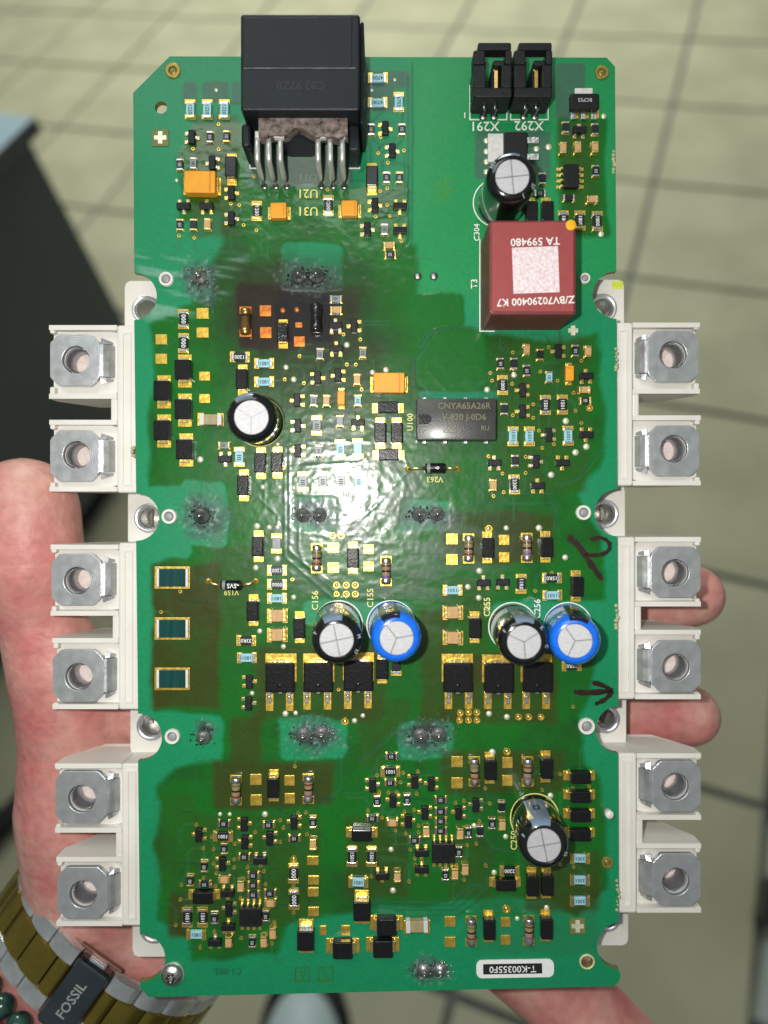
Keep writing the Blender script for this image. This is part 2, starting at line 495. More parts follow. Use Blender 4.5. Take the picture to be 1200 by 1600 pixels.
wx = U + 14 * (fbm(U, V, 60, 3) - .5); wy = V + 14 * (fbm(U, V, 60, 9) - .5)
def sstep(d, s): return np.clip(0.5 - d / s, 0, 1)
def rect(x0, y0, x1, y1, soft=3, warp=1.0, rad=6):
    X = U + (wx - U) * warp; Y = V + (wy - V) * warp
    cx, cy = (x0 + x1) / 2, (y0 + y1) / 2
    qx = np.abs(X - cx) - (x1 - x0) / 2 + rad; qy = np.abs(Y - cy) - (y1 - y0) / 2 + rad
    d = np.hypot(np.maximum(qx, 0), np.maximum(qy, 0)) + np.minimum(np.maximum(qx, qy), 0) - rad
    return sstep(d, soft)
def polym(pts, soft=3, warp=1.0):
    global poly
    save = poly; poly = np.array(pts, float)
    d, _, _ = sd_poly(U + (wx - U) * warp, V + (wy - V) * warp); poly = save
    return sstep(d, soft)
def blob(cx, cy, rx, ry=None, soft=0.4, warp=1.5):
    ry = ry or rx
    X = U + (wx - U) * warp; Y = V + (wy - V) * warp
    return sstep(np.hypot((X - cx) / rx, (Y - cy) / ry) - 1, soft)
def line(pts, w=2.2, soft=1.6):
    d = np.full(U.shape, 1e9)
    for (ax, ay), (bx, by) in zip(pts[:-1], pts[1:]):
        ex_, ey_ = bx - ax, by - ay; l2 = ex_ * ex_ + ey_ * ey_ + 1e-9
        t = np.clip(((U - ax) * ex_ + (V - ay) * ey_) / l2, 0, 1)
        d = np.minimum(d, np.hypot(U - ax - t * ex_, V - ay - t * ey_))
    return sstep(d - w / 2, soft)
C = np.zeros(U.shape + (3,)); coat = np.zeros(U.shape); hz = np.zeros(U.shape)
def paint(mask, col, k=1.0):
    global C
    m_ = (mask * k)[..., None]
    C = C * (1 - m_) + np.array(col) * m_
TEAL = (0.007, 0.225, 0.092); GREEN = (0.008, 0.16, 0.035); COATED = (0.005, 0.118, 0.009)
DARK = (0.008, 0.062, 0.008); OLIVE = (0.036, 0.042, 0.004); PALE = (0.045, 0.17, 0.12); GREYG = (0.055, 0.105, 0.085)
C[:] = TEAL
paint(rect(640, 85, 975, 470, 40, 0), (0.012, 0.25, 0.075))
# conformal coating: the large brushed area and two upper patches
cov = polym([(236, 505), (300, 470), (350, 385), (345, 330), (285, 345), (278, 240), (300, 195), (385, 190), (400, 275), (540, 292), (640, 300), (640, 500), (735, 510),
             (770, 525), (880, 530), (935, 520), (945, 640), (940, 720), (905, 775), (935, 830), (945, 905), (935, 985), (925, 1080), (900, 1120), (912, 1190), (940, 1210), (945, 1390), (900, 1430),
             (850, 1400), (560, 1420), (450, 1440), (430, 1492), (300, 1500), (285, 1455), (250, 1440), (243, 1230), (275, 1205), (345, 1190), (350, 1130), (245, 1110), (240, 880), (300, 860), (235, 780), (238, 640)], 9, 1.6)
cov = np.maximum(cov, rect(872, 180, 948, 368, 8)); cov = np.maximum(cov, rect(570, 296, 634, 410, 6))
cov = np.maximum(cov, rect(600, 380, 650, 640, 10)); cov = np.maximum(cov, rect(560, 330, 620, 420, 8))
cov = np.maximum(cov, polym([(520, 1400), (800, 1400), (820, 1430), (700, 1440), (560, 1436)], 12) * .4)
bare = np.zeros(U.shape)
for r in [(436, 380, 536, 452), (300, 405, 352, 470), (640, 400, 705, 456), (285, 755, 352, 850), (455, 780, 531, 832), (626, 778, 702, 828), (436, 1118, 540, 1184),
          (624, 1128, 714, 1182), (296, 1120, 345, 1172), (628, 470, 715, 500), (650, 500, 760, 612), (640, 605, 790, 700)]:
    pass
for (x0, y0, x1, y1) in [(438, 378, 536, 455), (285, 752, 352, 852), (456, 778, 531, 834), (627, 777, 702, 830), (438, 1120, 540, 1186), (624, 1126, 712, 1184), (235, 1118, 348, 1180),
                         (222, 760, 300, 870), (205, 380, 330, 470), (768, 940, 945, 1012), (478, 936, 640, 975)]:
    bare = np.maximum(bare, rect(x0, y0, x1, y1, 5, 1.3, 10))
cov = cov * (1 - bare)
streak = fbm(U * 0.25 + V * 0.5, V * 2.2 - U * .4, 30, 40)
paint(cov, COATED); coat = cov.copy()
paint(cov * np.clip((fbm(U, V, 120, 21) - .45) * 4, 0, 1), (0.004, 0.13, 0.008), .8)
paint(cov * np.clip((fbm(U, V, 60, 25) - .5) * 4, 0, 1), DARK, .6)
# copper pours that show olive-brown through the mask
for (x0, y0, x1, y1, k) in [(370, 448, 560, 545, .7), (238, 880, 345, 1108, .95), (688, 905, 760, 1020, .35), (690, 800, 865, 880, .75), (690, 1020, 870, 1130, .7), (265, 1398, 300, 1466, .9),
                            (330, 1190, 520, 1262, .75), (690, 1172, 880, 1240, .65), (745, 1395, 935, 1490, .15), (405, 1010, 600, 1125, .55), (540, 1280, 640, 1400, .5), (360, 1120, 410, 1190, .7),
                            (820, 1330, 935, 1425, .6), (395, 1010, 420, 1130, .4), (655, 950, 700, 1150, .6), (560, 1090, 640, 1150, .35), (380, 560, 470, 640, .4), (470, 540, 600, 690, .35), (240, 1240, 300, 1400, .2), (700, 1310, 770, 1400, .35), (300, 1270, 500, 1440, .35), (330, 850, 400, 1010, .35),
                            (880, 190, 935, 360, .4), (300, 180, 372, 370, .45), (560, 1150, 600, 1200, .3), (770, 520, 920, 770, .3)]:
    paint(rect(x0, y0, x1, y1, 10, 1.2) * (0.55 + .6 * fbm(U, V, 50, int(x0))), OLIVE, min(1, k * 1.3))
# grey haze of the torch glare on the middle, painted into the colour
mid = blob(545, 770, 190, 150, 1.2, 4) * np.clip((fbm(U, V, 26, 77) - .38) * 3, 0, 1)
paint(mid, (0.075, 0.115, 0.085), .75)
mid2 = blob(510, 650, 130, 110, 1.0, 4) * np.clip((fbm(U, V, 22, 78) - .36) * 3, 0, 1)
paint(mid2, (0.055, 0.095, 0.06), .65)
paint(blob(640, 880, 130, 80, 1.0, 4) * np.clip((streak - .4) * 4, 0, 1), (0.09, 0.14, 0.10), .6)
# grey-green windows in the solder mask
for (x0, y0, x1, y1) in [(286, 127, 308, 168), (316, 127, 358, 160), (362, 127, 375, 165), (570, 111, 640, 175), (868, 98, 915, 185), (742, 205, 860, 280), (384, 250, 552, 290)]:
    paint(rect(x0, y0, x1, y1, 2.5, .1, 7), GREYG, .75)
paint(rect(616, 137, 645, 190, 2, 0, 4), TEAL, .9)
paint(rect(405, 225, 545, 291, 3, .1), (0.17, 0.21, 0.18), .8)  # grey reflection behind the connector pins, painted into the board colour
paint(rect(676, 818 - 540, 708, 318, 2, 0, 2) * np.clip((vnoise(U, V, 3.2, 5) - .35) * 3, 0, 1), (0.05, 0.24, 0.03), .7)
paint(rect(652, 516, 758, 610, 4, .6, 12), (0.005, 0.12, 0.012)); coat = np.maximum(coat, rect(652, 516, 758, 610, 4, .6, 12))
paint(rect(640, 458, 726, 512, 4, .6, 12), (0.005, 0.13, 0.012)); coat = np.maximum(coat, rect(640, 458, 726, 512, 4, .6, 12))
paint(rect(655, 612, 780, 624, 3, .3), (0.01, 0.20, 0.11), .8)
# brushed-off streaks upper left, where the coating begins
st = polym([(205, 372), (300, 400), (390, 400), (350, 470), (245, 520), (225, 480)], 20) * np.clip((streak - .52) * 6, 0, 1)
paint(st, (0.25, 0.42, 0.36), .5)
# scorched patch and charred flux
paint(rect(372, 446, 470, 545, 8, .8), (0.030, 0.017, 0.010), .92)
paint(rect(430, 456, 516, 534, 6, 1), (0.011, 0.009, 0.012), .95)
paint(blob(440, 440, 80, 30, 1.0, 2), (0.02, 0.03, 0.01), .6)
paint(blob(490, 500, 28, 46, .5, 1), (0.004, 0.006, 0.012), .8)
paint(blob(515, 505, 75, 85, 1.3, 2), (0.014, 0.022, 0.008), .7)
paint(blob(430, 500, 85, 75, .9, 2.5), (0.022, 0.020, 0.007), .6)
paint(rect(372, 446, 470, 545, 6, .8), (0.022, 0.012, 0.008), .8); paint(rect(430, 456, 516, 534, 5, 1), (0.007, 0.006, 0.009), .95)
for (cx, cy, rx, ry) in [(480, 434, 42, 24), (313, 440, 26, 34), (315, 806, 28, 30), (488, 808, 38, 20), (670, 806, 42, 22), (490, 1152, 36, 24), (672, 1150, 40, 24), (317, 1150, 16, 18), (676, 1514, 30, 17)]:
    paint(blob(cx, cy, rx, ry, .7, 2.5), (0.07, 0.13, 0.12), .7)
    sp = blob(cx, cy, rx * .95, ry * .95, .8, 2.5) * np.clip((vnoise(U, V, 5, int(cx)) - .42) * 5, 0, 1)
    paint(sp, (0.02, 0.028, 0.025), .8)
    sp2 = blob(cx, cy, rx * 1.2, ry * 1.2, .8, 2.5) * np.clip((vnoise(U, V, 4, int(cx) + 5) - .75) * 8, 0, 1)
    paint(sp2, (0.30, 0.36, 0.34), .6)
soot = blob(455, 500, 120, 105, 1.2, 3) * np.clip((fbm(U, V, 24, 140) - .34) * 2.6, 0, 1)
paint(soot, (0.014, 0.011, 0.006), .7)
# tracks under the mask: slightly raised, slightly darker or lighter
TR = [[(637, 118), (637, 375)], [(643, 100), (643, 378), (634, 390)], [(370, 277), (392, 277)], [(560, 270), (572, 262), (572, 200), (592, 180), (600, 172)], [(580, 256), (580, 230), (571, 218)],
      [(580, 214), (592, 226), (592, 240), (606, 232)], [(628, 190), (628, 176)], [(620, 228), (628, 218)], [(548, 282), (582, 282)], [(632, 240), (632, 310)], [(597, 250), (597, 268), (603, 268)],
      [(270, 530), (252, 545), (252, 560)], [(436, 690), (445, 700), (445, 870), (520, 935)], [(452, 700), (452, 860), (530, 930)], [(467, 780), (467, 860), (475, 880), (545, 930)],
      [(575, 800), (640, 735), (625, 700)], [(570, 806), (600, 780)], [(405, 778), (434, 806), (434, 822)], [(520, 560), (490, 590), (470, 610)], [(655, 540), (668, 520), (690, 512), (750, 512)],
      [(648, 600), (648, 560), (680, 516)], [(560, 1190), (620, 1140), (640, 1140)], [(530, 1180), (530, 1230), (500, 1260)], [(560, 1400), (600, 1408), (700, 1408), (735, 1380), (760, 1385)],
      [(570, 1408), (610, 1415), (705, 1415), (745, 1380)], [(575, 1416), (615, 1422), (710, 1422), (758, 1385), (758, 1340)], [(560, 1424), (620, 1430), (715, 1430), (765, 1395)],
      [(660, 1130), (620, 1145)], [(860, 775), (868, 800), (868, 830)], [(940, 700), (905, 745), (870, 760)], [(730, 785), (860, 785)], [(640, 1240), (690, 1200), (760, 1180)],
      [(752, 1300), (770, 1325), (800, 1330)], [(480, 690), (580, 690)], [(470, 728), (565, 722), (590, 700)], [(310, 905), (326, 905)], [(770, 770), (862, 770)], [(455, 775), (455, 850)]]
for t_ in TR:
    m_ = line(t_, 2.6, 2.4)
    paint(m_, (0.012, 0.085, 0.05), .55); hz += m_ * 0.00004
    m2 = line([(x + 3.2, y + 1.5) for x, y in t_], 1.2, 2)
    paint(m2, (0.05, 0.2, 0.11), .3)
VI = "397 276;342 195;302 233;342 234;381 352;280 369;304 372;401 360;374 321;361 319;512 297;606 255;591 240;595 215;631 236;605 295;594 299;605 321;609 338;587 339;627 377;801 551;766 583;769 595;800 600;844 581;871 595;908 564;896 614;899 642;833 632;833 653;801 649;908 661;842 673;847 700;763 713;821 714;821 739;785 740;787 769;771 775;865 694;857 543;537 523;563 531;468 557;475 599;565 609;556 570;542 570;445 593;282 924;252 956;529 1077;460 700;443 731;457 905;895 1104;862 895;836 923;307 1288;318 1325;334 1326;331 1307;399 1300;367 1318;366 1342;366 1355;338 1364;334 1349;318 1371;284 1382;282 1405;275 1445;313 1480;387 1354;412 1361;429 1394;415 1381;438 1315;443 1293;438 1281;466 1270;478 1269;480 1303;459 1384;459 1425;335 1455;377 1465;425 1473;429 1440;376 1403;337 1384;461 1197;589 1211;630 1207;653 1205;626 1222;593 1237;607 1238;620 1237;651 1240;575 1266;647 1265;632 1268;597 1277;618 1297;634 1302;654 1290;654 1300;712 1254;725 1251;765 1255;749 1283;730 1320;744 1318;649 1351;648 1341;641 1327;639 1377;725 1374;759 1352;713 1351;580 1369;758 1231;847 1234;875 1209;832 1224;895 1231;920 1228;896 1354;827 1355;875 1350".split(';')
def track(pts, w, soft, col, k, up_):
    global hz
    xs = [p[0] for p in pts]; ys = [p[1] for p in pts]
    i0, i1 = np.searchsorted(gy, [min(ys) - 6, max(ys) + 6]); j0, j1 = np.searchsorted(gx, [min(xs) - 6, max(xs) + 6])
    if i1 <= i0 or j1 <= j0: return
    u_, v_ = U[i0:i1, j0:j1], V[i0:i1, j0:j1]; d = np.full(u_.shape, 1e9)
    for (ax, ay), (bx_, by_) in zip(pts[:-1], pts[1:]):
        ex_, ey_ = bx_ - ax, by_ - ay; t = np.clip(((u_ - ax) * ex_ + (v_ - ay) * ey_) / (ex_ * ex_ + ey_ * ey_ + 1e-9), 0, 1)
        d = np.minimum(d, np.hypot(u_ - ax - t * ex_, v_ - ay - t * ey_))
    m_ = sstep(d - w / 2, soft) * k
    C[i0:i1, j0:j1] = C[i0:i1, j0:j1] * (1 - m_[..., None]) + np.array(col) * m_[..., None]
    hz[i0:i1, j0:j1] += m_ * up_
for it in VI * 2:
    x, y = map(float, it.split()); sx, sy = random.choice((-1, 1)), random.choice((-1, 1)); a = random.uniform(6, 26); b_ = random.uniform(8, 40)
    pts = [(x, y), (x + sx * a, y), (x + sx * (a + 8), y + sy * 8), (x + sx * (a + 8), y + sy * (8 + b_))]
    if random.random() < .5: pts = [(x + (py - y) , y + (px - x)) for px, py in pts]
    track(pts, 2.4, 2.2, random.choice(((0.02, 0.13, 0.06), (0.006, 0.05, 0.02), (0.03, 0.15, 0.05))), .5, .00004)
for k in range(60):                     # fine tracks fanning through the dense groups
    x = random.choice((random.uniform(450, 600), random.uniform(560, 780), random.uniform(300, 480), random.uniform(770, 930)))
    y = {0: random.uniform(540, 760), 1: random.uniform(1160, 1400)}[random.randint(0, 1)]
    l = random.uniform(15, 50); dx, dy = random.choice(((1, 0), (0, 1), (.7, .7), (.7, -.7)))
    m_ = line([(x, y), (x + dx * l, y + dy * l)], 2, 2.2)
    paint(m_, (0.02, 0.10, 0.05), .35); hz += m_ * 0.00003
hz += coat * (0.00007 * fbm(U, V, 24, 60) + 0.00004 * fbm(U, V, 9, 61) + 0.00003 * (streak - .5))
wr = blob(545, 770, 150, 140, 1.2, 3)
rid = 1 - np.abs(2 * fbm(U, V, 20, 62, 3) - 1) ** .8
hz += wr * 0.00009 * rid + wr * 0.00002 * fbm(U, V, 5, 63)
hz += blob(640, 890, 150, 80, 1, 3) * 0.00006 * fbm(U * .6 + V * .3, V * 1.4, 9, 64)
C *= (0.93 + 0.14 * fbm(U, V, 6, 90))[..., None]
hz = hz - hz.min()
idx = -np.ones(U.shape, int)
used = np.zeros(U.shape, bool)
used[:-1, :-1] |= quad; used[1:, :-1] |= quad; used[:-1, 1:] |= quad; used[1:, 1:] |= quad
idx[used] = np.arange(used.sum())
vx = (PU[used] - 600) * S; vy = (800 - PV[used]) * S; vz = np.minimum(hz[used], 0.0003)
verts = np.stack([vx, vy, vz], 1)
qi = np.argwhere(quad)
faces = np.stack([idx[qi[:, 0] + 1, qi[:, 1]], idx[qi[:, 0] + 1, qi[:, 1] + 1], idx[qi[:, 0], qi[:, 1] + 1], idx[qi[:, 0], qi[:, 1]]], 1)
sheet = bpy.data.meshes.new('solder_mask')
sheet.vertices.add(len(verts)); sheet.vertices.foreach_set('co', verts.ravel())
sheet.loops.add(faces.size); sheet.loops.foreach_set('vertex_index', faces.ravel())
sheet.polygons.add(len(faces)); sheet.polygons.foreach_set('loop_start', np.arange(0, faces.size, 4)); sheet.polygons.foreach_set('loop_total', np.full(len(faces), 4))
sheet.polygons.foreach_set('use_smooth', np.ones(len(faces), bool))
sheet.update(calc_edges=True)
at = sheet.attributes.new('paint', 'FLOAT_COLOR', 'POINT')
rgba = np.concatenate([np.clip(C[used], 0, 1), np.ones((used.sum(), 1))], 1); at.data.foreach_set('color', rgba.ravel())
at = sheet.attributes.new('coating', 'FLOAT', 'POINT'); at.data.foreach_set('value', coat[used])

bmt = bpy.data.materials.new('solder_mask'); bmt.use_nodes = True
nt = bmt.node_tree; N = nt.nodes; L = nt.links; bs = N['Principled BSDF']
a1 = N.new('ShaderNodeAttribute'); a1.attribute_name = 'paint'
a2 = N.new('ShaderNodeAttribute'); a2.attribute_name = 'coating'
tc = N.new('ShaderNodeTexCoord')
nz = N.new('ShaderNodeTexNoise'); nz.inputs['Scale'].default_value = 1500; nz.inputs['Detail'].default_value = 4
L.new(tc.outputs['Object'], nz.inputs['Vector'])
mul = N.new('ShaderNodeMix'); mul.data_type = 'RGBA'; mul.blend_type = 'MULTIPLY'; mul.inputs[0].default_value = 0.35
L.new(a1.outputs['Color'], mul.inputs[6]); L.new(nz.outputs['Fac'], mul.inputs[7])
hs = N.new('ShaderNodeHueSaturation'); hs.inputs['Value'].default_value = 1.2
L.new(mul.outputs[2], hs.inputs['Color']); L.new(hs.outputs[0], bs.inputs['Base Color'])
bs.inputs['Specular IOR Level'].default_value = 0.28
# gloss follows the coating
mr = N.new('ShaderNodeMapRange'); mr.inputs['To Min'].default_value = 0.42; mr.inputs['To Max'].default_value = 0.30
L.new(a2.outputs['Fac'], mr.inputs['Value']); L.new(mr.outputs[0], bs.inputs['Roughness'])
mc = N.new('ShaderNodeMapRange'); mc.inputs['To Min'].default_value = 0.15; mc.inputs['To Max'].default_value = 0.8
L.new(a2.outputs['Fac'], mc.inputs['Value']); L.new(mc.outputs[0], bs.inputs['Coat Weight'])
bs.inputs['Coat Roughness'].default_value = 0.13
n2 = N.new('ShaderNodeTexNoise'); n2.inputs['Scale'].default_value = 420; n2.inputs['Detail'].default_value = 3
L.new(tc.outputs['Object'], n2.inputs['Vector'])
bp = N.new('ShaderNodeBump'); bp.inputs['Distance'].default_value = 0.0003
ms = N.new('ShaderNodeMath'); ms.operation = 'MULTIPLY_ADD'; ms.inputs[1].default_value = 0.10; ms.inputs[2].default_value = 0.03
L.new(a2.outputs['Fac'], ms.inputs[0]); L.new(ms.outputs[0], bp.inputs['Strength'])
L.new(n2.outputs['Fac'], bp.inputs['Height']); L.new(bp.outputs[0], bs.inputs['Normal']); L.new(bp.outputs[0], bs.inputs['Coat Normal'])
sheet.materials.append(bmt)
obj('solder_mask', sheet, board, label='green solder mask, coated glossy over the middle and scorched at upper left')

# ------------------------------------------------------------------ pads, vias, test points
ZP = 0.00010
small_pads = MB(); fillets = MB()
def pad(u, v, w, h, m=gold, rot=0.0, name='solder_pad'):
    p = P(u, v); p.z = 0.0
    me = cached(('pad', w, h, m.name), lambda: MB().box(-w * S / 2, w * S / 2, -h * S / 2, h * S / 2, 0.00002, 0.00030, 0.00006).mesh('pad', m))
    return obj(name, me, board, T(p, rot))
def dome_mesh(r, h, m):
    def f():
        mb = MB(); pr = [(r, 0.0)]
        for k in range(1, 6):
            t = k / 5 * math.pi / 2; pr.append((r * math.cos(t) + 1e-6, h * math.sin(t)))
        mb.lathe(pr, 14); return mb.mesh('dome', m, True)
    return cached(('dome', round(r, 6), round(h, 6), m.name), f)
def ring_mesh(ro, ri, h, m):
    def f():
        mb = MB(); mb.lathe([(ro, 0), (ro, h * .7), (ro * .92, h), (ri * 1.1, h), (ri, h * .7), (ri, 0.0)], 18, cap0=False, cap1=False)
        return autosmooth(mb.mesh('ring', m))
    return cached(('ring', round(ro, 6), round(ri, 6), round(h, 6), m.name), f)
paletin = mat('pale_solder', (0.80, 0.78, 0.60), 0.38, 0.5, var=0.15, bump=0.3)
def test_point(u, v, d, m=paletin):
    p = P(u, v); obj('test_point', dome_mesh(d * S / 2, d * S * 0.22 + .00015, m), board, T((p.x, p.y, 0)))
def via(u, v, d=6):
    p = P(u, v); obj('via', ring_mesh(d * S / 2, d * S * .24, 0.00026, gold), board, T((p.x, p.y, 0)))
def ringpad(u, v, d=12):
    p = P(u, v); r = obj('ring_pad', ring_mesh(d * S / 2, d * S * .30, 0.00030, gold), board, T((p.x, p.y, 0)))
    obj('solder_fill', dome_mesh(d * S * .27, 0.0003, brasst), r)

# ------------------------------------------------------------------ component builders (length along local x)
def rot_of(o): return math.pi / 2 if o == 'v' else 0.0
def jit(): return math.radians(random.uniform(-1.6, 1.6))

def chip(u, v, o='v', L_=18, W_=10, kind='r', text=None, pads=False, h=None):
    kinds = {'r': ('chip_resistor', rblack, .5), 'b': ('chip_resistor', rblue, .5), 'g': ('chip_resistor', rgrey, .55), 'c': ('ceramic_capacitor', ctan, .9), 'k': ('ceramic_capacitor', cgrey, 1.3)}
    nm, m, hh = kinds[kind]; hh = (h or hh) * MM
    l, w = L_ * S, W_ * S; ce = l * (0.20 if kind in 'ck' else 0.17)
    p = P(u, v, hh); p.z = 0.0003 if pads else 0.0002
    a = rot_of(o) + jit()
    body = obj(nm, box_mesh(l - 2 * ce + .00004, w * .94, hh, 0.00008, m), board, T(p, a))
    endm = rwhite if kind == 'k' else (tin if (kind in 'rbg' and random.random() < .65) else brasst)
    em = cached(('end', round(l, 6), round(w, 6), round(hh, 6), endm.name),
                lambda: MB().box(-ce / 2, ce / 2, -w / 2, w / 2, -0.0001, hh + 0.00004, 0.00010).mesh('end_cap', endm))
    for s_ in (-1, 1):
        obj('end_cap', em, body, Matrix.Translation((s_ * (l / 2 - ce / 2), 0, 0)))
        if pads:
            q = P(u, v); dx, dy = math.cos(a) * s_, math.sin(a) * s_
            k = (L_ / 2 - L_ * .05)
            if o == 'v': pad(u + dx * k, v - dy * k, W_ + 3.5, L_ * .30)
            else: pad(u + dx * k, v - dy * k, L_ * .30, W_ + 3.5)
        else:
            mt = T(p, a) @ Matrix.Translation((s_ * l * .46, 0, 0))
            small_pads.box(-l * .12, l * .12, -w * .58, w * .58, -0.00018, 0.00003, 0.00004, mt)
            a_ = s_ * l * .035; b2 = s_ * l * .125; zt = hh * random.uniform(.55, .9)
            fillets.add([(a_, -w * .46, zt), (a_, w * .46, zt), (a_ * .5 + b2 * .5, w * .5, zt * .28), (a_ * .5 + b2 * .5, -w * .5, zt * .28), (b2, w * .54, 0), (b2, -w * .54, 0)], [(0, 1, 2, 3), (3, 2, 4, 5)], mt)
    if kind in 'rbg':
        tx = text or ('' if L_ < 16 else None)
        if text:
            tm = text_mesh(text, (0.60 if len(text) > 3 else .72) * w, whitepaint if kind == 'r' else darkprint)
            obj('marking', tm, body, Matrix.Translation((0, 0, hh + 0.00003)) @ Matrix.Rotation(math.pi, 4, 'Z'))
        else:
            gm = cached(('tick', round(l, 6), round(w, 6), kind), lambda: (lambda mb: [mb.box(-l * .17 + i * l * .12 - l * .02, -l * .17 + i * l * .12 + l * .035, -w * .24, w * .24, hh, hh + 0.00003) for i in range(3)] and mb.mesh('marking', greyprint if kind == 'r' else darkprint))(MB()))
            if random.random() < .8: obj('marking', gm, body)
    return body

def sot(u, v, o='v', side=None):
    """three-lead transistor; length along x, lone lead on +y or -y"""
    side = side or random.choice((-1, 1))
    l, w, h = 21 * S, 10.5 * S, 1.05 * MM
    p = P(u, v, h); p.z = 0.00005
    a = rot_of(o) + jit()
    body = obj('transistor', cached('sotb', lambda: MB().box(-l / 2, l / 2, -w / 2, w / 2, 0.0001, h, 0.00016).mesh('body', black)), board, T(p, a))
    m = random.choice((tin, brasst))
    lead = cached(('sotl', m.name), lambda: MB().box(-1.9 * S, 1.9 * S, 0, 2.2 * S, 0.0004, 0.0006).box(-1.9 * S, 1.9 * S, 1.8 * S, 5.2 * S, 0.00005, 0.0003, 0.00005).box(-1.9 * S, 1.9 * S, 1.7 * S, 2.5 * S, 0.0002, 0.0006).mesh('lead', m))
    for x, sd in ((0, side), (-6.6 * S, -side), (6.6 * S, -side)):
        mt = Matrix.Translation((x, sd * w / 2, 0))
        if sd < 0: mt = mt @ Matrix.Rotation(math.pi, 4, 'Z')
        obj('lead', lead, body, mt)
        small_pads.box(-2.8 * S, 2.8 * S, 1.2 * S, 6.4 * S, 0.00003, 0.00028, 0.00004, T(p, a) @ mt)
    return body

def diode(u, v, o='v', L_=31, W_=18, tot=44, h=2.0, m=None, leadm=None, name='diode', bare_top=False):
    m = m or blackgloss
    l, w, hh = L_ * S, W_ * S, h * MM
    p = P(u, v, hh); p.z = 0.0
    a = rot_of(o) + jit() * .6
    body = obj(name, cached((name, L_, W_, h, m.name), lambda: MB().box(-l / 2, l / 2, -w / 2, w / 2, 0.0002, hh, 0.00022).mesh('body', m)), board, T(p, a))
    lm = leadm or brasst; e = (tot - L_) / 2 * S
    lead = cached(('dl', L_, W_, tot, h, lm.name), lambda: MB().box(-.0002, e * .55, -w * .34, w * .34, hh * .42, hh * .55, .00005).box(e * .35, e * .62, -w * .34, w * .34, 0.0003, hh * .55, .00012).mesh('lead', lm))
    for s_ in (-1, 1):
        mt = Matrix.Translation((s_ * l / 2, 0, 0)) @ Matrix.Rotation(0 if s_ > 0 else math.pi, 4, 'Z')
        obj('lead', lead, body, mt)
        off = (L_ / 2 + (tot - L_) * .25) * s_
        b0 = P(u, v, hh); bu, bv = 600 + b0.x / S, 800 - b0.y / S
        if o == 'v': pad(bu, bv - off, W_ * .86, (tot - L_) * .62 + 4)
        else: pad(bu + off, bv, (tot - L_) * .62 + 4, W_ * .86)
    return body

def melf(u, v, o='v', L_=42, d=15, bands=('bbrown', 'bblack', 'bgreen'), body_m=None, pads=True, padm=None, endm=None):
    r = d * S / 2; l = L_ * S
    p = P(u, v, r); z = r + 0.00032
    a = rot_of(o) + jit()
    rx = Matrix.Rotation(math.pi / 2, 4, 'Y')
    bm_ = body_m or glass
    e = l * .20
    prof = [(r * .90, -l / 2 + e), (r * .96, -l / 2 + e + l * .03), (r * .86, -l * .06), (r * .86, l * .06), (r * .96, l / 2 - e - l * .03), (r * .90, l / 2 - e)]
    body = obj('cylindrical_resistor', cached(('melf', L_, d, bm_.name), lambda: autosmooth(MB().lathe(prof, 18, rx).mesh('body', bm_), 50)), board, T((p.x, p.y, z), a))
    ec = cached(('mecap', L_, d, (endm or tin).name), lambda: autosmooth(MB().lathe([(r * .3, 0), (r * .8, l * .015), (r * .98, l * .06), (r, e * .8), (r * .93, e + l * .02)], 18, rx).mesh('end_cap', endm or tin), 50))
    obj('end_cap', ec, body, Matrix.Translation((-l / 2, 0, 0)))
    obj('end_cap', ec, body, Matrix.Translation((l / 2, 0, 0)) @ Matrix.Rotation(math.pi, 4, 'Z'))
    for i, bn in enumerate(bands):
        bmz = globals()[bn]; x = -l * .20 + i * l * .40 / max(1, len(bands) - 1)
        rr = r * (.985 if abs(x) > l * .1 else .90)
        bd = cached(('band', d, L_, bn, round(rr, 7)), lambda: MB().lathe([(rr, -l * .035), (rr * 1.005, 0), (rr, l * .035)], 18, rx, False, False).mesh('colour_band', bmz, True))
        obj('colour_band', bd, body, Matrix.Translation((x, 0, 0)))
    if pads:
        pm = padm or gold
        for s_ in (-1, 1):
            if o == 'v': pad(u, v + s_ * L_ * .42, d + 3, 12, pm)
            else: pad(u + s_ * L_ * .42, v, 12, d + 3, pm)
    return body

def tantalum(u, v, o='h', L_=48, W_=34, h=2.6):
    l, w, hh = L_ * S, W_ * S, h * MM
    p = P(u, v, hh); p.z = 0.0001; a = rot_of(o) + jit()
    b = obj('tantalum_capacitor', cached(('tant', L_, W_), lambda: MB().box(-l / 2, l / 2, -w / 2, w / 2, 0.0002, hh, 0.00022).mesh('body', orange)), board, T(p, a))
    obj('polarity_band', cached(('tantb', L_, W_), lambda: MB().box(l * .30, l * .36, -w / 2 + .0002, w / 2 - .0002, hh, hh + 0.00003).mesh('polarity_band', seam)), b)
    ld = cached(('tantl', L_, W_), lambda: MB().box(0, 3.0 * S, -w * .33, w * .33, 0.0001, hh * .55, .00014).mesh('lead', brasst))
    for s_ in (-1, 1):
        obj('lead', ld, b, Matrix.Translation((s_ * l / 2, 0, 0)) @ Matrix.Rotation(0 if s_ > 0 else math.pi, 4, 'Z'))
        b0 = P(u, v, hh); bu, bv = 600 + b0.x / S, 800 - b0.y / S
        if o == 'h': pad(bu + s_ * (L_ / 2 + 1), bv, 9, W_ * .8)
        else: pad(bu, bv + s_ * (L_ / 2 + 1), W_ * .8, 9)
    return b

